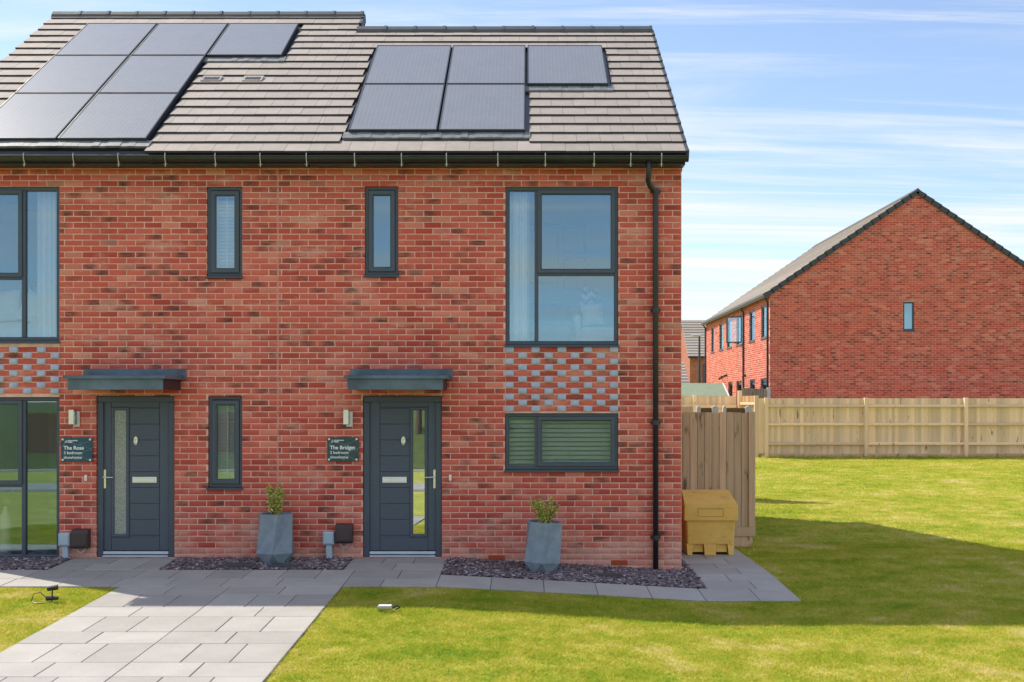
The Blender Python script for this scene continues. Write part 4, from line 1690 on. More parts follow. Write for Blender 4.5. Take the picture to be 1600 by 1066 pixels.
# ------------------------------------------------------------------ garden lights on the lawns
def at_ground(p, q):
    """where a line of sight through the picture point meets the terrain"""
    dx, dz = (p - 825) / 1765, -(q - 632) / 1765
    t = 5.0
    for _ in range(60):
        t += (1.93 + dz * t - G(dx * t, -14.3 + t)) / (abs(dz) + 0.03)
    return dx * t, -14.3 + t


gx, gy = -4.95, -2.55
zg = G(gx, gy) - 0.01
t = thing('spike_light', (gx, gy, zg), 'small black spike spotlight standing in the left lawn', 'garden light')
MB().tube([(gx, gy, zg - 0.05), (gx, gy, zg + 0.05)], 0.007, 8).build('spike', 'lamp_black', t)
m = MB().tube([(gx - 0.06, gy, zg + 0.035), (gx + 0.06, gy + 0.01, zg + 0.035)], [0.026, 0.018], 12)
m.build('lamp_head', 'lamp_black', t)
m = MB().tube([(gx - 0.045, gy - 0.01, zg + 0.135), (gx + 0.055, gy + 0.005, zg + 0.150)], [0.024, 0.028], 12)
m.tube([(gx, gy, zg + 0.04), (gx + 0.005, gy, zg + 0.145)], 0.008, 8)
m.build('upper_lamp_head', 'lamp_black', t)
MB().tube([(gx - 0.05, gy, zg + 0.03), (gx - 0.11, gy - 0.03, zg + 0.10), (gx - 0.17, gy - 0.05, zg + 0.09), (gx - 0.19, gy - 0.06, zg + 0.01), (gx - 0.12, gy - 0.10, zg + 0.0), (gx - 0.02, gy - 0.09, zg)], 0.005, 6).build('cable', 'lamp_black', t)
gx, gy = -1.43, -2.99
zg = G(gx, gy) - 0.01
t = thing('ground_floodlight', (gx, gy, zg), 'small silver floodlight lying on the right lawn near the path', 'garden light')
m = MB()
m.box(gx - 0.075, gx + 0.075, gy - 0.05, gy + 0.04, zg + 0.015, zg + 0.055, 0.008)
m.build('housing', 'steel', t)
MB().box(gx - 0.065, gx + 0.065, gy - 0.042, gy + 0.032, zg + 0.0555, zg + 0.060, 0.002).build('lens', 'white_paint', t)
MB().tube([(gx + 0.07, gy, zg + 0.03), (gx + 0.12, gy + 0.01, zg + 0.05), (gx + 0.14, gy + 0.03, zg + 0.03), (gx + 0.10, gy + 0.05, zg + 0.01)], 0.010, 6).build('bracket', 'lamp_black', t)

# ------------------------------------------------------------------ grit bin
zg = G(2.55, 1.6) + 0.002
t = thing('grit_bin', (2.56, 1.78, zg), 'yellow plastic grit bin with sloping lid beside the house corner', 'grit bin')
cxb, cyb = 2.556, 1.78


def loft(m, rings):
    n = len(rings[0])
    vs = [p for r in rings for p in r]
    fs = [(L * n + i, L * n + (i + 1) % n, (L + 1) * n + (i + 1) % n, (L + 1) * n + i) for L in range(len(rings) - 1) for i in range(n)]
    fs += [tuple(range(n - 1, -1, -1)), tuple(range((len(rings) - 1) * n, len(rings) * n))]
    m.add(vs, fs)


def rr(hw, hd, z, c=0.02, dy=0.0):
    pts = [(-hw + c, -hd), (hw - c, -hd), (hw, -hd + c), (hw, hd - c), (hw - c, hd), (-hw + c, hd), (-hw, hd - c), (-hw, -hd + c)]
    return [(cxb + a, cyb + b + dy, z) for a, b in pts]


m = MB()
loft(m, [rr(0.328, 0.262, zg + 0.155), rr(0.345, 0.285, zg + 0.50)])
m.build('tub', 'bin_yellow', t)
for s0, s1 in ((-0.326, -0.250), (-0.085, 0.080), (0.248, 0.326)):
    m = MB()
    loft(m, [[(cxb + a, cyb + b, z) for a, b in ((s0 + i, -0.260 - i), (s1 - i, -0.260 - i), (s1 - i, 0.258), (s0 + i, 0.258))] for z, i in ((zg, 0.006), (zg + 0.1545, -0.008))])
    m.build('foot', 'bin_yellow', t)
for s0, s1 in ((-0.238, -0.096), (0.092, 0.236)):
    MB().box(cxb + s0, cxb + s1, cyb - 0.215, cyb + 0.2, zg + 0.035, zg + 0.154).build('pocket', 'bin_yellow', t)
m = MB()
loft(m, [rr(0.376, 0.312, zg + 0.485, 0.012), rr(0.379, 0.315, zg + 0.495, 0.012), rr(0.376, 0.312, zg + 0.700, 0.012), rr(0.370, 0.306, zg + 0.708, 0.012)])
fy, by_ = cyb - 0.306, cyb + 0.300
ring_ = lambda hw, yf, yb, zf, zb: [(cxb - hw, yf, zf), (cxb + hw, yf, zf), (cxb + hw, yb, zb), (cxb - hw, yb, zb)]
m.add(ring_(0.368, fy, by_, zg + 0.7085, zg + 0.7085) + ring_(0.368, fy, by_, zg + 0.714, zg + 0.714), [(0, 1, 5, 4), (1, 2, 6, 5), (2, 3, 7, 6), (3, 0, 4, 7), (3, 2, 1, 0), (4, 5, 6, 7)])
yc_, zc_ = cyb + 0.02, zg + 0.815
A_ = [(cxb - 0.366, fy + .004, zg + 0.7145), (cxb + 0.366, fy + .004, zg + 0.7145), (cxb + 0.350, yc_, zc_), (cxb - 0.350, yc_, zc_), (cxb + 0.335, by_ - 0.03, zg + 0.875), (cxb - 0.335, by_ - 0.03, zg + 0.875), (cxb + 0.350, by_, zg + 0.7145), (cxb - 0.350, by_, zg + 0.7145)]
m.add(A_, [(0, 1, 2, 3), (3, 2, 4, 5), (5, 4, 6, 7), (1, 6, 4, 2), (0, 3, 5, 7), (7, 6, 1, 0)])
m.build('lid', 'bin_yellow', t)
lr = MB().frame(cxb - 0.185, cxb + 0.175, zg + 0.540, zg + 0.655, [(0, cyb - 0.312), (0, cyb - 0.318), (0.006, cyb - 0.318), (0.006, cyb - 0.312)])
lr.build('label_rim', 'bin_panel', t)


# ------------------------------------------------------------------ fences
def board_run(t, x0, x1, y, zb, zt, pitch, mat, thick=0.024, jitter=0.008, along='x', flat=0):
    n = round((x1 - x0) / pitch)
    w = pitch * (flat or 1.14)
    vs = [(-w / 2, 0, 0), (w / 2, 0, 0), (w / 2, thick if flat else 0.006, 0), (-w / 2, thick, 0)]
    me = bpy.data.meshes.new('board')
    h = 1.0
    mb = MB().add([(a, b, 0) for a, b, c in vs] + [(a, b, h) for a, b, c in vs], [(3, 2, 1, 0), (4, 5, 6, 7), (0, 1, 5, 4), (1, 2, 6, 5), (2, 3, 7, 6), (3, 0, 4, 7)])
    me.from_pydata(mb.v, [], mb.f)
    me.materials.append(M[mat])
    for i in range(n):
        u = x0 + pitch * (i + 0.5)
        o = bpy.data.objects.new('board', me)
        zz = zb(u) if callable(zb) else zb
        zt_ = zt(u) if callable(zt) else zt
        o.scale = (1, 1, zt_ - zz + random.uniform(-jitter, jitter) * .5)
        if along == 'x':
            o.rotation_euler = (0, 0, 0 if flat else math.radians(-9))
            put(o, t, (u, y + random.uniform(-.001, .001), zz))
        else:
            o.rotation_euler = (0, 0, math.radians(90 - 9))
            put(o, t, (y, u, zz))


# near side fence by the bin
yf = 2.52
zg = G(3.0, yf) - 0.02
t = thing('side_fence', (2.7, yf, zg), 'close boarded timber side fence behind the yellow bin', 'fence')
zt = 1.93 - (645 - 632) / 105.0
board_run(t, 1.98, 3.29, yf + 0.030, zg + 0.30, zt, 0.1092, 'fence_timber', thick=0.018, jitter=0.02, flat=0.94)
board_run(t, 2.035, 3.235, yf + 0.085, zg + 0.30, zt - 0.01, 0.1092, 'fence_timber', thick=0.016, flat=0.94)
MB().box(3.285, 3.385, yf - 0.005, yf + 0.095, zg + 0.30, zt + 0.012, 0.004).build('end_post', 'fence_timber', t)
MB().box(2.0, 3.385, yf - 0.012, yf + 0.022, zg + 0.165, zg + 0.298, 0.004).build('capping_board', 'fence_timber', t)
MB().box(2.0, 3.345, yf + 0.012, yf + 0.05, zg - 0.05, zg + 0.160, 0.003).build('gravel_board', 'fence_timber', t)
for z in (zg + 0.5, zt - 0.2):
    MB().box(2.0, 3.28, yf + 0.050, yf + 0.083, z, z + 0.08).build('rail', 'fence_timber', t)

# brown panel fence with concrete posts further back
yf = 9.0
t = thing('panel_fence', (3.7, yf, G(3.7, yf)), 'dark brown fence with grey concrete posts showing above the side fence', 'fence')
s = 1765 / (14.3 + yf)
ztop = 1.93 - 3.0 / s
for a, b in ((1088, 1094.5), (1112, 1122), (1129, 1134.5), (1164, 1176)):
    xa, xb = (a - 825) / s, (b - 825) / s
    m = MB().box(xa, xb, yf - 0.05, yf + 0.06, G(3.7, yf) - 0.1, ztop - 0.02, 0.01)
    m.prism([(xa + .004, ztop - 0.021), (xb - .004, ztop - 0.021), ((xa + xb) / 2, ztop + 0.012)], 'y', yf - 0.045, yf + 0.055)
    m.build('concrete_post', 'concrete_post', t)
for a, b in ((1094.5, 1112), (1134.5, 1164)):
    xa, xb = (a - 825) / s, (b - 825) / s
    n = max(2, round((xb - xa) / 0.12))
    for i in range(n):
        MB().box(xa + (xb - xa) * i / n + 0.001, xa + (xb - xa) * (i + 1) / n - 0.001, yf, yf + 0.02 + 0.004 * (i % 2), G(3.7, yf) - 0.02, ztop - 0.035).build('board', 'brown_board', t)
xa, xb = (1040 - 825) / s, (1087 - 825) / s
t2 = thing('pale_fence', (xa, yf + 0.4, G(3, 9)), 'pale new timber fence showing between house corner and concrete posts', 'fence')
board_run(t2, xa, xb, yf + 0.4, G(3, 9) - 0.02, ztop + 0.0, 0.1, 'fence_timber_pale', jitter=0.03)
MB().box(xa, xb, yf + 0.43, yf + 0.47, ztop - 0.3, ztop - 0.22).build('rail', 'fence_timber_pale', t2)

# long fence across the back of the right lawn
YA = 20.2
za = lambda u: G(u, YA) - 0.03
t = thing('garden_fence', (11.0, YA, za(11)), 'long pale timber fence with three rails across the back of the lawn', 'fence')
board_run(t, 7.02, 18.6, YA + 0.062, lambda u: za(u) + 0.13, lambda u: za(u) + 1.82, 0.10, 'fence_timber_pale')
for i, xp in enumerate((7.28, 10.32, 13.37, 16.42, 18.6)):
    MB().box(xp - 0.055, xp + 0.055, YA - 0.060, YA + 0.055, za(xp) - 0.1, za(xp) + 1.84, 0.006).build('post', 'fence_timber_pale', t)
    if i:
        xq = (7.28, 10.32, 13.37, 16.42)[i - 1]
        for zr_ in (0.40, 1.00, 1.56):
            MB().prism([(YA - 0.030, za(xq) + zr_), (YA + 0.055, za(xq) + zr_ - 0.02), (YA + 0.055, za(xq) + zr_ + 0.075), (YA - 0.030, za(xq) + zr_ + 0.045)], 'x', xq + 0.056, xp - 0.056).build('rail', 'fence_timber_pale', t)
        MB().box(xq + 0.056, xp - 0.056, YA + 0.01, YA + 0.04, za(xq) - 0.03, za(xq) + 0.135, 0.003).build('gravel_board', 'fence_timber', t)

# return fence and the fence beyond it
t = thing('return_fence', (7.05, 21.5, G(7, 21)), 'short pale fence running back from the corner of the lawn fence', 'fence')
board_run(t, 20.35, 23.1, 7.08, G(7, 21.5) - 0.02, G(7, 21.5) + 1.84, 0.10, 'fence_timber_pale', along='y')
for yp in (20.30, 23.0):
    MB().box(6.93, 7.05, yp - 0.06, yp + 0.06, G(7, yp) - 0.1, G(7, yp) + 1.86 + (0.12 if yp > 22 else 0), 0.006).build('post', 'fence_timber_pale', t)
for zr_ in (0.4, 1.0, 1.56):
    MB().box(6.98, 7.045, 20.4, 22.9, G(7, 21.5) + zr_, G(7, 21.5) + zr_ + 0.08).build('rail', 'fence_timber_pale', t)
t = thing('far_fence', (5.0, 23.1, G(5, 23)), 'pale fence in front of the green roofed shed', 'fence')
board_run(t, 2.6, 6.95, 23.16, G(5, 23) - 0.02, G(5, 23) + 1.80, 0.10, 'fence_timber_pale')
for xp in (2.7, 5.52):
    MB().box(xp - 0.06, xp + 0.06, 23.04, 23.15, G(5, 23) - 0.1, G(5, 23) + 1.83, 0.006).build('post', 'fence_timber_pale', t)
for zr_ in (0.4, 0.9, 1.42):
    MB().box(2.76, 6.9, 23.07, 23.15, G(5, 23) + zr_, G(5, 23) + zr_ + 0.09).build('rail', 'fence_timber_pale', t)
t = thing('corner_fence', (7.7, 23.9, G(7.7, 23.9)), 'weathered grey brown fence joining the corner of the far house', 'fence')
board_run(t, 7.25, 8.1, 23.9, G(7.7, 23.9), 2.47, 0.12, 'fence_timber_grey', jitter=0.05)
MB().box(8.08, 8.19, 23.85, 23.95, G(7.7, 23.9), 2.50).build('post', 'concrete_post', t)

# ------------------------------------------------------------------ house beyond the lawn
XB, YBF, WB, LB = 8.20, 24.0, 10.0, 13.8
zbg = G(12, 24)
EB = 1.93 + 172 / 46.0                       # eaves level
HB = thing('brick_house', (XB + WB / 2, YBF + LB / 2, zbg), 'far red brick house with gable end facing the lawn', 'house')
RB = EB + WB / 2 * 0.70
gw_win = (1411, 1428.5, 516.5, 471.5)
gx0, gx1 = (1411 - 825) / 46.08, (1428.5 - 825) / 46.08
gz0, gz1 = 1.93 + (632 - 516.5) / 46.08, 1.93 + (632 - 471.5) / 46.08


def gtop(z):
    if z < EB:
        return (XB, XB + WB)
    d = (z - EB) / 0.70
    return (XB + d, XB + WB - d)


m = MB()
hole = [(gx0, gx1, gz0, gz1)]
wall_boxes(m, XB, XB + WB, zbg - 0.4, EB, hole, YBF + 0.007, YBF + 0.12)
m.prism([(XB, EB), (XB + WB, EB), (XB + WB / 2, RB - 0.02)], 'y', YBF + 0.007, YBF + 0.12)
WB_ = m.build('wall', 'mortar', HB)
bwg = BrickWall((0, YBF, 0), (1, 0, 0), (0, -1, 0), 'red_brick_far')
bwg.lay(brick_pieces(XB, XB + WB, zbg - 0.1, RB - 0.05, hole, XB, gtop), WB_, EYE, 300)
m = MB()
m.frame(gx0, gx1, gz0, gz1, outer_prof(0.055, YBF + 0.02, YBF + 0.09))
w = m.build('window', 'dark_frame', HB)
MB().box(gx0 + 0.05, gx1 - 0.05, YBF + 0.05, YBF + 0.056, gz0 + 0.05, gz1 - 0.05).build('pane', 'glass', w)
MB().box(gx0 - 0.02, gx1 + 0.02, YBF - 0.03, YBF + 0.02, gz0 - 0.035, gz0 - 0.001, 0.004).build('sill', 'dark_frame', w)
MB().box(gx0 - 0.2, gx1 + 0.2, YBF + 0.5, YBF + 0.53, gz0 - 0.3, gz1 + 0.3).build('room_lining', 'room_white', HB)
# side wall in the sun
ff = [(50.15, .80), (47.95, .92), (46.0, 1.1), (43.85, 1.2), (41.35, 1.0), (39.25, .95)]
gf = [(45.8, 1.0), (43.9, 1.1), (41.3, .95), (39.3, 1.05)]
holes = []
for d, wd in ff:
    yc = d - 14.3
    holes.append((yc - wd / 2, yc + wd / 2, 4.24, 5.36))
for d, wd in gf:
    yc = d - 14.3
    holes.append((yc - wd / 2, yc + wd / 2, 0.9, 2.83))
m = MB()
hg = [(a - 0.003, b + 0.003, c - 0.003, d + 0.003) for a, b, c, d in holes]
mm = MB()
wall_boxes(mm, YBF + 0.121, YBF + LB, zbg - 0.4, EB, hg, 0.003, 0.12, 0)
m.add([(XB + p[1], p[0], p[2]) for p in mm.v], mm.f)
m.box(XB, XB + WB, YBF + LB - 0.1, YBF + LB, zbg - 0.4, EB)
m.box(XB + WB - 0.1, XB + WB, YBF + 0.121, YBF + LB - 0.101, zbg - 0.4, EB)
ws = m.build('side_wall', 'mortar', HB)
bws = BrickWall((XB, 0, 0), (0, 1, 0), (-1, 0, 0), 'red_brick_far')
bws.field(brick_pieces(YBF, YBF + LB, zbg - 0.1, EB - 0.02, holes, YBF + 0.1125), ws, 'side_brickwork')
for i, (a, b, c, d) in enumerate(holes):
    m = MB()
    mm = MB().frame(a, b, c, d, outer_prof(0.055, 0.03, 0.09))
    m.add([(XB + p[1], p[0], p[2]) for p in mm.v], mm.f)
    w = m.build('window', 'dark_frame', HB)
    MB().box(XB + 0.055, XB + 0.061, a + 0.05, b - 0.05, c + 0.05, d - 0.05).build('pane', 'glass', w)
    MB().box(XB - 0.035, XB + 0.03, a - 0.02, b + 0.02, c - 0.04, c - 0.001, 0.004).build('sill', 'dark_frame', w)
    if i == 3:   # casement standing open
        q = MB().frame(0, 0.62, c + 0.05, d - 0.04, outer_prof(0.05, -0.02, 0.02))
        ang = math.radians(62)
        m = MB().add([(XB - 0.005 - (p[0] * math.sin(ang)) - p[1] * math.cos(ang) * .5, a + 0.03 + p[0] * math.cos(ang) - p[1], p[2]) for p in q.v], q.f)
        m.build('open_casement', 'dark_frame', w)
        m = MB()
        co = [(XB - 0.005 - u * math.sin(ang), a + 0.03 + u * math.cos(ang) + e, z) for e in (0, 0.005) for z in (c + 0.09, d - 0.08) for u in (0.045, 0.575)]
        m.add(co, [(0, 2, 3, 1), (4, 5, 7, 6), (0, 1, 5, 4), (2, 6, 7, 3), (0, 4, 6, 2), (1, 3, 7, 5)])
        m.build('casement_pane', 'glass', w)
MB().box(XB + 1.6, XB + 1.63, YBF + 0.3, YBF + LB - 0.3, zbg, EB - 0.1).build('room_lining', 'room_white', HB)
for d in (1765 * 8.15 / (1161 - 825) - 14.3, YBF + 0.17, YBF + LB - 0.15):
    m = MB().tube([(XB - 0.13, d, EB + 0.0), (XB - 0.12, d, EB - 0.12), (XB - 0.045, d, EB - 0.25), (XB - 0.045, d, zbg)], 0.035, 8)
    m.build('downpipe', 'gutter_black', HB)
MB().tube([(XB - 0.14, YBF - 0.05, EB + 0.01), (XB - 0.14, YBF + LB + 0.05, EB + 0.01)], 0.055, 8).build('gutter', 'gutter_black', HB)
for yv, zv in ((33.4, 3.02), (33.0, 3.06), (32.2, 3.10), (28.2, 2.98)):
    MB().tube([(XB - 0.12, yv, zv - 0.05), (XB - 0.11, yv, zv + 0.02), (XB - 0.003, yv, zv + 0.03)], 0.045, 8).build('flue', 'meter_brown', HB)
# roof
m = MB()
ro = 0.10
prof = [(XB - 0.2, EB - 0.06), (XB + WB / 2, RB - 0.0), (XB + WB + 0.2, EB - 0.06), (XB + WB + 0.2, EB - 0.12), (XB + WB / 2, RB - 0.09), (XB - 0.2, EB - 0.12)]
m.prism(prof, 'y', YBF - 0.04, YBF + LB + 0.05)
RFB = m.build('roof', 'underlay', HB)
nc = 20
sl = math.hypot(WB / 2 + 0.2, RB - EB + 0.06)
dxu, dzu = (WB / 2 + 0.2) / sl, (RB - EB + 0.06) / sl
for side in (-1, 1):
    for i in range(nc):
        v0 = sl * i / nc
        v1 = sl * (i + 1) / nc + 0.06
        xe = XB - 0.2 if side < 0 else XB + WB + 0.2
        P = lambda v, n: (xe - side * dxu * v + side * dzu * n, EB - 0.06 + dzu * v + dxu * n)
        poly = [P(v0, 0.012), P(v0, 0.055), P(min(v1, sl), 0.028), P(min(v1, sl), 0.002)]
        MB().prism(poly, 'y', YBF - 0.02, YBF + LB + 0.04).build('tile_course', 'roof_tile', RFB)
        poly = [P(v0 - 0.01, -0.10), P(v0 - 0.01, 0.070), P(min(v0 + sl / nc + 0.02, sl), 0.045), P(min(v0 + sl / nc + 0.02, sl), -0.10)]
        MB().prism(poly, 'y', YBF - 0.06, YBF - 0.021).build('verge_cap', 'verge_dark', RFB)
MB().prism([(XB + WB / 2 - 0.13, RB - 0.03), (XB + WB / 2, RB + 0.09), (XB + WB / 2 + 0.13, RB - 0.03)], 'y', YBF - 0.065, YBF + LB + 0.05).build('ridge_tile', 'ridge_tile', RFB)
# ------------------------------------------------------------------ small things far behind
t = thing('garden_shed', (5.0, 26.5, G(5, 26.5)), 'garden shed with a green felt roof behind the pale fence', 'shed')
zs = G(5, 26.5)
MB().box(2.2, 6.95, 26.0, 28.2, zs, 2.20).build('wall', 'shed_wood', t)
MB().prism([(25.85, 2.18), (27.1, 2.66), (28.35, 2.18), (28.35, 2.23), (27.1, 2.71), (25.85, 2.23)], 'x', 2.0, 7.12).build('roof', 'green_felt', t)
MB().prism([(25.83, 2.13), (27.1, 2.62), (28.37, 2.13), (28.37, 2.24), (27.1, 2.72), (25.83, 2.24)], 'x', 7.121, 7.16).build('barge_board', 'white_paint', t)


def tiled_house(name, x0, x1, y0, depth, ez, rz, label, courses, wall_mat='brick_distant', base=0.0):
    t = thing(name, ((x0 + x1) / 2, y0 + depth / 2, base), label, 'house' if 'house' in name else 'garage')
    MB().prism([(y0, base), (y0 + depth, base), (y0 + depth, ez), (y0 + depth / 2, rz - 0.06), (y0, ez)], 'x', x0, x1).build('wall', wall_mat, t)
    ry = y0 + depth / 2
    dy, dz = ry - (y0 - 0.25), rz - (ez - 0.1)
    L = math.hypot(dy, dz)
    cy_, cz_ = dy / L, dz / L
    r = MB().prism([(y0 - 0.25, ez - 0.14), (y0 - 0.25, ez - 0.08), (ry, rz + 0.0), (y0 + depth + 0.25, ez - 0.08), (y0 + depth + 0.25, ez - 0.14), (ry, rz - 0.06)], 'x', x0 - 0.12, x1 + 0.12).build('roof', 'underlay', t)
    for i in range(courses):
        v0, v1 = L * i / courses, L * (i + 1) / courses + 0.04
        P = lambda v, n: (y0 - 0.25 + cy_ * v - cz_ * n, ez - 0.08 + cz_ * v + cy_ * n)
        MB().prism([P(v0, 0.01), P(v0, 0.08), P(min(v1, L), 0.035), P(min(v1, L), 0.0)], 'x', x0 - 0.15, x1 + 0.15).build('tile_course', 'roof_tile', r)
    MB().box(x0 - 0.16, x1 + 0.16, y0 - 0.33, y0 - 0.252, ez - 0.16, ez - 0.06).build('gutter', 'gutter_black', t)
    return t


tiled_house('tiled_garage', 2.5, 7.75, 41.0, 4.4, 2.90, 4.05, 'low garage with grey tiled roof beyond the green shed', 8, base=G(5, 41))
th = tiled_house('tiled_house', 10.75, 17.0, 60.7, 7.0, 5.15, 7.75, 'distant house with grey tiled roof left of the far brick house', 14, base=G(12, 60))
for xw in (11.6, 12.5, 13.5):
    MB().box(xw, xw + 0.5, 60.65, 60.69, 3.2, 4.6).build('window', 'dark_frame', th)
lx, ly = 9.15, 46.0
t = thing('street_lamp', (lx, ly, G(lx, ly)), 'slim grey street lamp standing before the distant tiled house', 'street lamp')
MB().tube([(lx, ly, G(lx, ly)), (lx, ly, 2.5), (lx, ly, 5.55)], [0.09, 0.075, 0.05], 8).build('column', 'verge_dark', t)
MB().box(lx - 0.42, lx + 0.08, ly - 0.1, ly + 0.1, 5.55, 5.66, 0.03).build('lantern', 'concrete_post', t)

# ------------------------------------------------------------------ behind the camera: what the glass reflects
rd = MB()
rd.add([(-300, -24.0, G(0, -22) + 0.02), (300, -24.0, G(0, -22) + 0.02), (300, -17.5, G(0, -17.5) + 0.02), (-300, -17.5, G(0, -17.5) + 0.02)], [(0, 1, 2, 3)])
tag(rd.build('road', 'asphalt'), kind='structure')
kb = MB()
zk = G(0, -17.5)
for y0, y1 in ((-17.5, -17.37), (-24.13, -24.0)):
    kb.box(-120, 120, y0, y1, zk - 0.2, zk + 0.12, 0.02)
tag(kb.build('kerb', 'kerb_stone'), kind='structure')
pv = MB()
pv.box(-120, 120, -17.365, -15.4, zk - 0.2, zk + 0.10)
tag(pv.build('pavement', 'kerb_stone'), kind='structure')


def tree(x, y, h, cr, label, seed):
    random.seed(seed)
    zg = G(x, y)
    t = thing('tree', (x, y, zg), label, 'tree', 'trees across the road')
    m = MB()
    m.tube([(x, y, zg - 0.1), (x + 0.05, y, zg + h * .25), (x - 0.06, y + .05, zg + h * .5), (x, y, zg + h * .8)], [h * .032, h * .024, h * .017, h * .006], 10)
    cents = []
    for i in range(16):
        a = random.uniform(0, 6.28)
        z0 = zg + h * random.uniform(.30, .6)
        L = cr * random.uniform(.5, 1.0)
        e = (x + L * math.cos(a), y + L * math.sin(a), z0 + h * random.uniform(.08, .34))
        m.tube([(x, y, z0), ((x + e[0]) / 2, (y + e[1]) / 2, (z0 + e[2]) / 2 + .1), e], [h * .010, h * .007, h * .002], 6)
        for f in (.45, .7, .9, 1.0):
            cents.append((x + (e[0] - x) * f, y + (e[1] - y) * f, z0 + (e[2] - z0) * f + .2))
    for i in range(10):
        cents.append((x + random.gauss(0, cr * .35), y + random.gauss(0, cr * .35), zg + h * random.uniform(.6, .97)))
    m.build('trunk', 'bark', t)
    leaf_cloud('crown', 'tree_leaf', t, cents, 7000, 0.16, cr * 0.16)


tree(-4.6, -33, 4.6, 1.7, 'broad green tree across the road opposite the right door', 21)
tree(-15.5, -36, 5.2, 2.0, 'taller green tree across the road opposite the left windows', 22)
random.seed(11)
t = thing('boundary_fence', (-11, -29, G(-11, -29)), 'dark timber fence across the road opposite the left windows', 'fence')
for i in range(40):
    xx = -19.5 + i * 0.30
    MB().box(xx, xx + 0.285, -29.02, -29.0, G(xx, -29) - 0.05, G(xx, -29) + 1.5 + random.uniform(-.02, .02)).build('board', 'brown_board', t)
for i in range(7):
    xx = -19.5 + i * 2.0
    MB().box(xx - 0.05, xx + 0.05, -28.98, -28.88, G(xx, -29) - 0.05, G(xx, -29) + 1.56).build('post', 'brown_board', t)

# ------------------------------------------------------------------ indoors
def shutter(rect, label):
    x0, x1, z0, z1 = rect[0] + 0.03, rect[1] - 0.03, rect[2] + 0.06, rect[3] - 0.03
    t = thing('window_shutter', ((x0 + x1) / 2, 0.16, z0), label, 'shutter', 'white louvred shutters')
    m = MB().frame(x0, x1, z0, z1, [(0, 0.15), (0, 0.185), (0.075, 0.185), (0.075, 0.15)])
    m.build('shutter_frame', 'white_paint', t)
    xa, xb = x0 + 0.076, x1 - 0.076
    n = int((z1 - z0 - 0.16) / 0.044)
    sm = MB().prism([(-0.018, -0.018), (-0.013, -0.021), (0.018, 0.018), (0.013, 0.021)], 'x', -(xb - xa) / 2, (xb - xa) / 2)
    me = bpy.data.meshes.new('slat')
    me.from_pydata(sm.v, [], sm.f)
    me.materials.append(M['white_paint'])
    for i in range(n):
        put(bpy.data.objects.new('slat', me), t, ((xa + xb) / 2, 0.168, z0 + 0.10 + i * 0.044))
    MB().box((xa + xb) / 2 - 0.008, (xa + xb) / 2 + 0.008, 0.128, 0.140, z0 + 0.08, z1 - 0.08).build('tilt_rod', 'white_paint', t)


shutter(W_1, 'white louvred shutter behind the left upstairs narrow window')
shutter(W_3, 'white louvred shutter behind the narrow window beside the left door')

# venetian blind and ornaments in the kitchen window
x0, x1, z0, z1 = W_5
t = thing('venetian_blind', ((x0 + x1) / 2, 0.16, z0), 'white venetian blind with open slats in the kitchen window', 'blind')
MB().box(x0 + 0.01, x1 - 0.01, 0.140, 0.19, z1 - 0.06, z1 - 0.015).build('head_rail', 'white_paint', t)
sm = MB().prism([(-0.020, -0.021), (-0.021, -0.018), (0.0, 0.003), (0.020, 0.021), (0.021, 0.018), (0.0, 0.0)], 'x', x0 + 0.012, x1 - 0.012)
me = bpy.data.meshes.new('slat')
me.from_pydata(sm.v, [], sm.f)
me.materials.append(M['white_paint'])
for i in range(11):
    put(bpy.data.objects.new('slat', me), t, (0, 0.165, z0 + 0.06 + i * 0.0575))
for xx in (x0 + 0.2, (x0 + x1) / 2 + .1, x1 - 0.2):
    MB().box(xx - 0.004, xx + 0.004, 0.1355, 0.1365, z0 + 0.04, z1 - 0.06).build('tape', 'white_paint', t)


def bottle(x, y, z, h, r, label, neck=0.3):
    t = MB().lathe(x, y, [(r * .9, z), (r, z + h * .06), (r, z + h * .34), (r * .8, z + h * .48), (r * neck, z + h * .58), (r * neck, z + h * .93), (r * neck * 1.25, z + h)], 18)
    tag(t.build('ornament_bottle', 'vase_ceramic', smooth=True), label, 'ornament', 'white bottles on the kitchen sill')


MB().box(x0 + 0.002, x1 - 0.002, 0.107, 0.40, z0 + 0.016, z0 + 0.034).build('window_board', 'white_paint', HOUSE_R)
bottle(0.315, 0.118 + 0.06 - 0.09, 0, 0, 0, '') if False else None
bottle((862.5 - 825) / 122.8, 0.30, z0 + 0.035, 0.19, 0.055, 'short white bottle ornament on the kitchen window sill')
bottle((882 - 825) / 122.8, 0.30, z0 + 0.035, 0.265, 0.085, 'tall white bottle ornament on the kitchen window sill', 0.26)

# bedroom of the right house
def curtain(x0, x1, y, z0, z1, label):
    n = 40
    vs, fs = [], []
    for j in (0, 1):
        for s in (0, 0.012):
            for i in range(n + 1):
                u = i / n
                vs.append((x0 + (x1 - x0) * u, y + s + 0.028 * math.sin(u * 26 + 0.6 * math.sin(u * 9)), (z0, z1)[j]))
    k_ = n + 1
    for i in range(n):
        fs += [(i, i + 1, 2 * k_ + i + 1, 2 * k_ + i), (k_ + i, 3 * k_ + i, 3 * k_ + i + 1, k_ + i + 1)]
    o = MB().add(vs, fs).build('curtain', 'linen_white', smooth=True)
    tag(o, label, 'curtain', 'bedroom curtains')


curtain(-0.34, 0.02, 0.24, 2.56, 4.78, 'white curtain at the left side of the right bedroom window')
curtain(-6.32, -6.05, 0.24, 2.56, 4.78, 'white curtain at the right side of the left bedroom window')


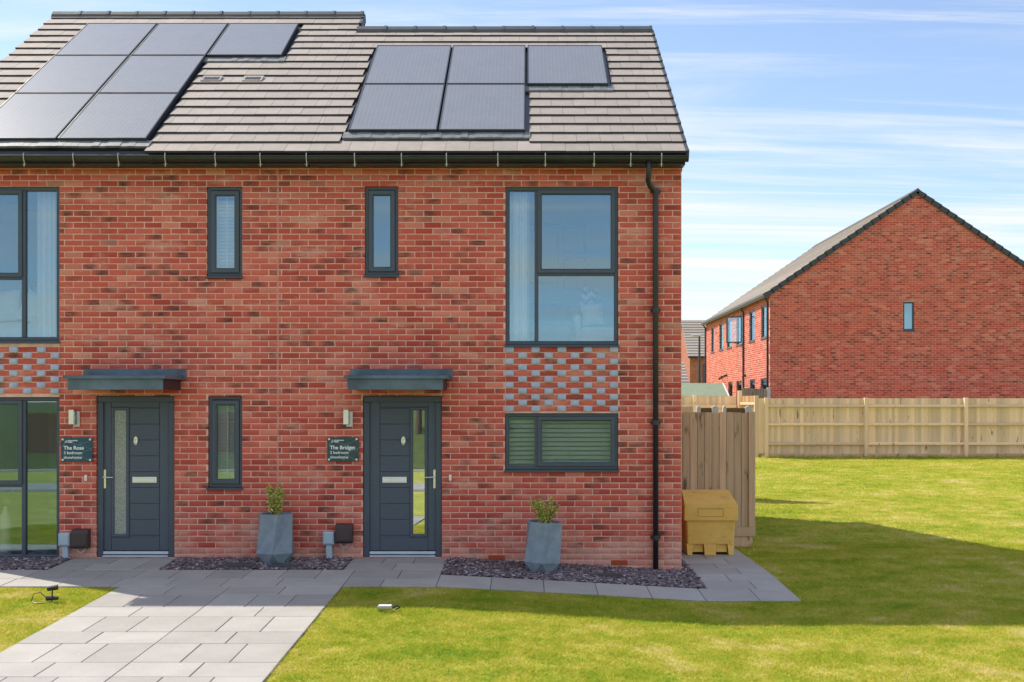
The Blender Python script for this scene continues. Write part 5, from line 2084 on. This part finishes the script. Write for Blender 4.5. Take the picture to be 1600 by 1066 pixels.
def picture(p0, p1, q0, q1, label, y=3.19):
    s = 1765 / (14.3 + y)
    xa, xb = (p0 - 825) / s, (p1 - 825) / s
    za_, zb_ = 1.93 + (632 - q1) / s, 1.93 + (632 - q0) / s
    t = thing('picture', ((xa + xb) / 2, y, za_), label, 'picture', 'framed pictures on the bedroom wall')
    MB().frame(xa, xb, za_, zb_, [(0, y), (0, y - 0.03), (0.022, y - 0.03), (0.022, y)]).build('picture_frame', 'picture_frame_paint', t)
    MB().box(xa + 0.0225, xb - 0.0225, y - 0.012, y - 0.004, za_ + 0.0225, zb_ - 0.0225).build('mount', 'picture_mount', t)


picture(815, 873, 350, 444, 'large framed picture on the bedroom wall, left of the small ones')
picture(880, 915, 350, 397, 'upper small framed picture on the bedroom wall')
picture(880, 915, 404, 452, 'lower small framed picture on the bedroom wall')


def cushion(name, x, y, z, w, h, d, rot, tilt, mat, label, cat='cushion', group=None):
    n = 9
    vs, fs = [], []
    R_ = Matrix.Rotation(rot, 3, 'Y') @ Matrix.Rotation(tilt, 3, 'X')
    for side in (-1, 1):
        for j in range(n):
            for i in range(n):
                u, v = -1 + 2 * i / (n - 1), -1 + 2 * j / (n - 1)
                pinch = 1 - 0.10 * (abs(u) ** 2) * (1 - abs(v)) * 1 - 0.10 * (abs(v) ** 2) * (1 - abs(u))
                th = d * ((1 - u ** 4) * (1 - v ** 4)) ** 0.5
                p = R_ @ Vector((u * w * (1 - 0.06 * (1 - v * v)), side * th, v * h * (1 - 0.06 * (1 - u * u))))
                vs.append((x + p.x, y + p.y, z + p.z))
    for s in (0, 1):
        for j in range(n - 1):
            for i in range(n - 1):
                a = s * n * n + j * n + i
                fs.append((a, a + 1, a + n + 1, a + n))
    o = MB().add(vs, fs).build(name, mat, smooth=True)
    return tag(o, label, cat, group)


# chevron cushion material
k = NT('chevron_fabric')
g = k.n('ShaderNodeNewGeometry')
s = k.n('ShaderNodeSeparateXYZ')
k.l(g.outputs['Position'], s.inputs[0])
zig = k.math('ABSOLUTE', k.math('SUBTRACT', k.math('FRACT', k.math('DIVIDE', s.outputs[0], 0.16)), 0.5))
ph = k.math('FRACT', k.math('DIVIDE', k.math('ADD', s.outputs[2], k.math('MULTIPLY', zig, 0.16)), 0.13))
k.col(k.mix(k.math('LESS_THAN', ph, 0.5), (0.78, 0.79, 0.80), (0.10, 0.13, 0.18)))
k.rough(0.9)

# bed, headboard and armchair in the right bedroom
t = thing('bed', (0.2, 1.6, 2.52), 'blue grey upholstered bed in the right bedroom', 'bed')
MB().box(-0.22, 0.62, 0.75, 2.6, 2.53, 3.05, 0.06).build('mattress', 'chair_blue', t)
MB().box(-0.24, 0.64, 2.62, 2.74, 2.53, 3.45, 0.05).build('headboard', 'chair_blue', t)
t = thing('armchair', (0.95, 1.3, 2.52), 'pale armchair holding the cushions in the right bedroom', 'armchair')
MB().box(0.70, 1.30, 1.0, 1.7, 2.62, 2.98, 0.05).build('seat', 'linen_white', t)
MB().box(0.70, 1.30, 1.66, 1.84, 2.62, 3.42, 0.05).build('backrest', 'chair_blue', t)
for xx in (0.62, 1.30):
    MB().box(xx, xx + 0.09, 1.0, 1.75, 2.56, 3.16, 0.03).build('arm', 'linen_white', t)
cushion('cushion', 0.84, 1.42, 3.42, 0.115, 0.15, 0.06, 0.2, -0.25, 'chevron_fabric', 'chevron patterned cushion in the right bedroom window', group='bedroom cushions')
cushion('cushion', 0.885, 1.15, 3.16, 0.15, 0.15, 0.07, -0.1, -0.2, 'linen_white', 'plain white cushion below the chevron one', group='bedroom cushions')
# bed in the left bedroom
t = thing('bed', (-6.7, 1.4, 2.52), 'white made bed in the left bedroom', 'bed')
MB().box(-7.5, -6.12, 0.65, 2.4, 2.53, 3.02, 0.09).build('mattress', 'linen_white', t)
MB().box(-7.5, -6.10, 2.45, 2.56, 2.53, 3.75, 0.03).build('headboard', 'dark_fabric', t)
cushion('pillow', -6.63, 0.95, 3.22, 0.22, 0.22, 0.09, 0.35, -0.3, 'linen_white', 'large white pillow at the right of the left bed', 'pillow', 'white pillows')
cushion('pillow', -6.42, 0.80, 3.06, 0.19, 0.14, 0.08, -0.5, -0.2, 'linen_white', 'slumped white pillow nearest the left bedroom curtain', 'pillow', 'white pillows')
cushion('pillow', -7.08, 1.0, 3.26, 0.20, 0.23, 0.09, -0.1, -0.3, 'linen_white', 'upright white pillow at the left edge of the photo', 'pillow', 'white pillows')
# vase with dried flowers
vx, vy = -6.76, 0.32
t = thing('floor_vase', (vx, vy, -0.02), 'tall white vase standing inside the left ground floor window', 'vase')
MB().lathe(vx, vy, [(0.06, -0.018), (0.072, 0.0), (0.076, 0.30), (0.074, 0.46), (0.045, 0.53), (0.030, 0.56), (0.030, 0.60), (0.034, 0.61)], 24).build('body', 'vase_ceramic', t, smooth=True)
t = thing('dried_flowers', (vx, vy, 0.60), 'dried pink flowers standing in the white vase', 'flowers')
m = MB()
cents = []
for i in range(14):
    a = random.uniform(0, 6.28)
    r_ = random.uniform(.02, .15)
    e = (vx + r_ * math.cos(a), vy + abs(r_ * math.sin(a)) * .5, 0.62 + random.uniform(.12, .30))
    m.tube([(vx, vy, 0.55), ((vx + e[0]) / 2, (vy + e[1]) / 2, 0.70), e], 0.002, 4)
    cents.append(e)
m.build('stem', 'dried_flower', t)
leaf_cloud('flower_heads', 'shrub_leaf', t, cents, 10, 0.001, 0.001) if False else None
mm_ = MB()
for c in cents:
    for q in range(7):
        o_ = Vector((random.gauss(0, .02), random.gauss(0, .012), random.gauss(0, .025)))
        p = Vector(c) + o_
        d1 = Vector((random.gauss(0, 1), random.gauss(0, 1), random.gauss(0, 1))).normalized() * 0.018
        d2 = d1.cross(Vector((0.3, 0.5, 0.8))).normalized() * 0.012
        mm_.add([p, p + d1 * .5 + d2, p + d1, p + d1 * .5 - d2], [(0, 1, 2, 3)])
mm_.build('flower_heads', 'dried_flower', t)

# ------------------------------------------------------------------ grass, last
def hard(x, y):
    m = np.zeros(len(x), bool)
    for x0, x1, y0, y1 in PATHS + BEDS:
        e = 0.010 + 0.009 * np.sin(x * 23 + y * 17) + 0.006 * np.sin(x * 61 - y * 47)
        m |= (x > x0 + e) & (x < x1 - e) & (y > y0 + e) & (y < y1 - e)
    m |= (y > -0.01) & (x < 2.12) & (y < 9)
    return m


def gvec(x, y):
    z = np.interp(x, [-1.0, 2.0], [-0.015, -0.18])
    z = z + np.where(y < 0, 0.038 * np.maximum(y, -9), 0) + np.where(y > 2.5, 0.0285 * (y - 2.5), 0)
    return z


def blades(x0, x1, y0, y1, dens, h0, h1, w, right=None):
    n = int((x1 - x0) * (y1 - y0) * dens)
    x = rng.uniform(x0, x1, n)
    y = rng.uniform(y0, y1, n)
    keep = ~hard(x, y)
    if right:
        keep &= x < (right * (14.3 + y) / 1765 + 2.4)
    x, y = x[keep], y[keep]
    n = len(x)
    # tufts: denser and longer where a slow field is high
    f = np.sin(x * 7.3 + 2 * np.sin(y * 3.1)) * np.sin(y * 9.1 + 1.5 * np.sin(x * 4.7)) * 0.5 + 0.5
    h = rng.uniform(h0, h1, n) * (0.75 + 0.5 * f)
    z = gvec(x, y) - LAWN_DROP - 0.002
    a = rng.uniform(0, 6.28, n)
    lean = rng.normal(0, 1.1, (n, 2)) * h[:, None]
    dx, dy = np.cos(a) * w * .5, np.sin(a) * w * .5
    p0 = np.stack([x - dx, y - dy, z], 1)
    p1 = np.stack([x + dx, y + dy, z], 1)
    p2 = np.stack([x + lean[:, 0], y + lean[:, 1], z + h], 1)
    return np.stack([p0, p1, p2], 1).reshape(-1, 3), np.repeat(np.clip(rng.normal(.5, .22, n), 0, 1), 3)


parts = [blades(-2.09, 8.4, -6.2, -1.755, 9500, .014, .034, .0068, 800), blades(3.02, 10.3, -1.755, 3.0, 6500, .015, .035, .0080, 800),
         blades(-9.0, -4.49, -6.2, -1.765, 9500, .014, .034, .0068), blades(3.04, 17.0, 3.0, 10.0, 2900, .014, .032, .010, 800),
         blades(3.4, 17.0, 10.0, 20.15, 1500, .016, .034, .015, 800), blades(7.1, 17.0, 19.95, 20.16, 900, .06, .16, .014, 800), blades(3.30, 3.44, 2.3, 2.62, 2500, .05, .12, .006)]
co = np.concatenate([p[0] for p in parts])
at = np.concatenate([p[1] for p in parts])
me = raw_mesh('grass', co, np.arange(len(co)).reshape(-1, 3), 'grass_blade', {'ba': np.stack([at, at, at], 1)})
tag(put(bpy.data.objects.new('grass', me)), 'short yellow green mown lawn grass', 'grass', kind='stuff')
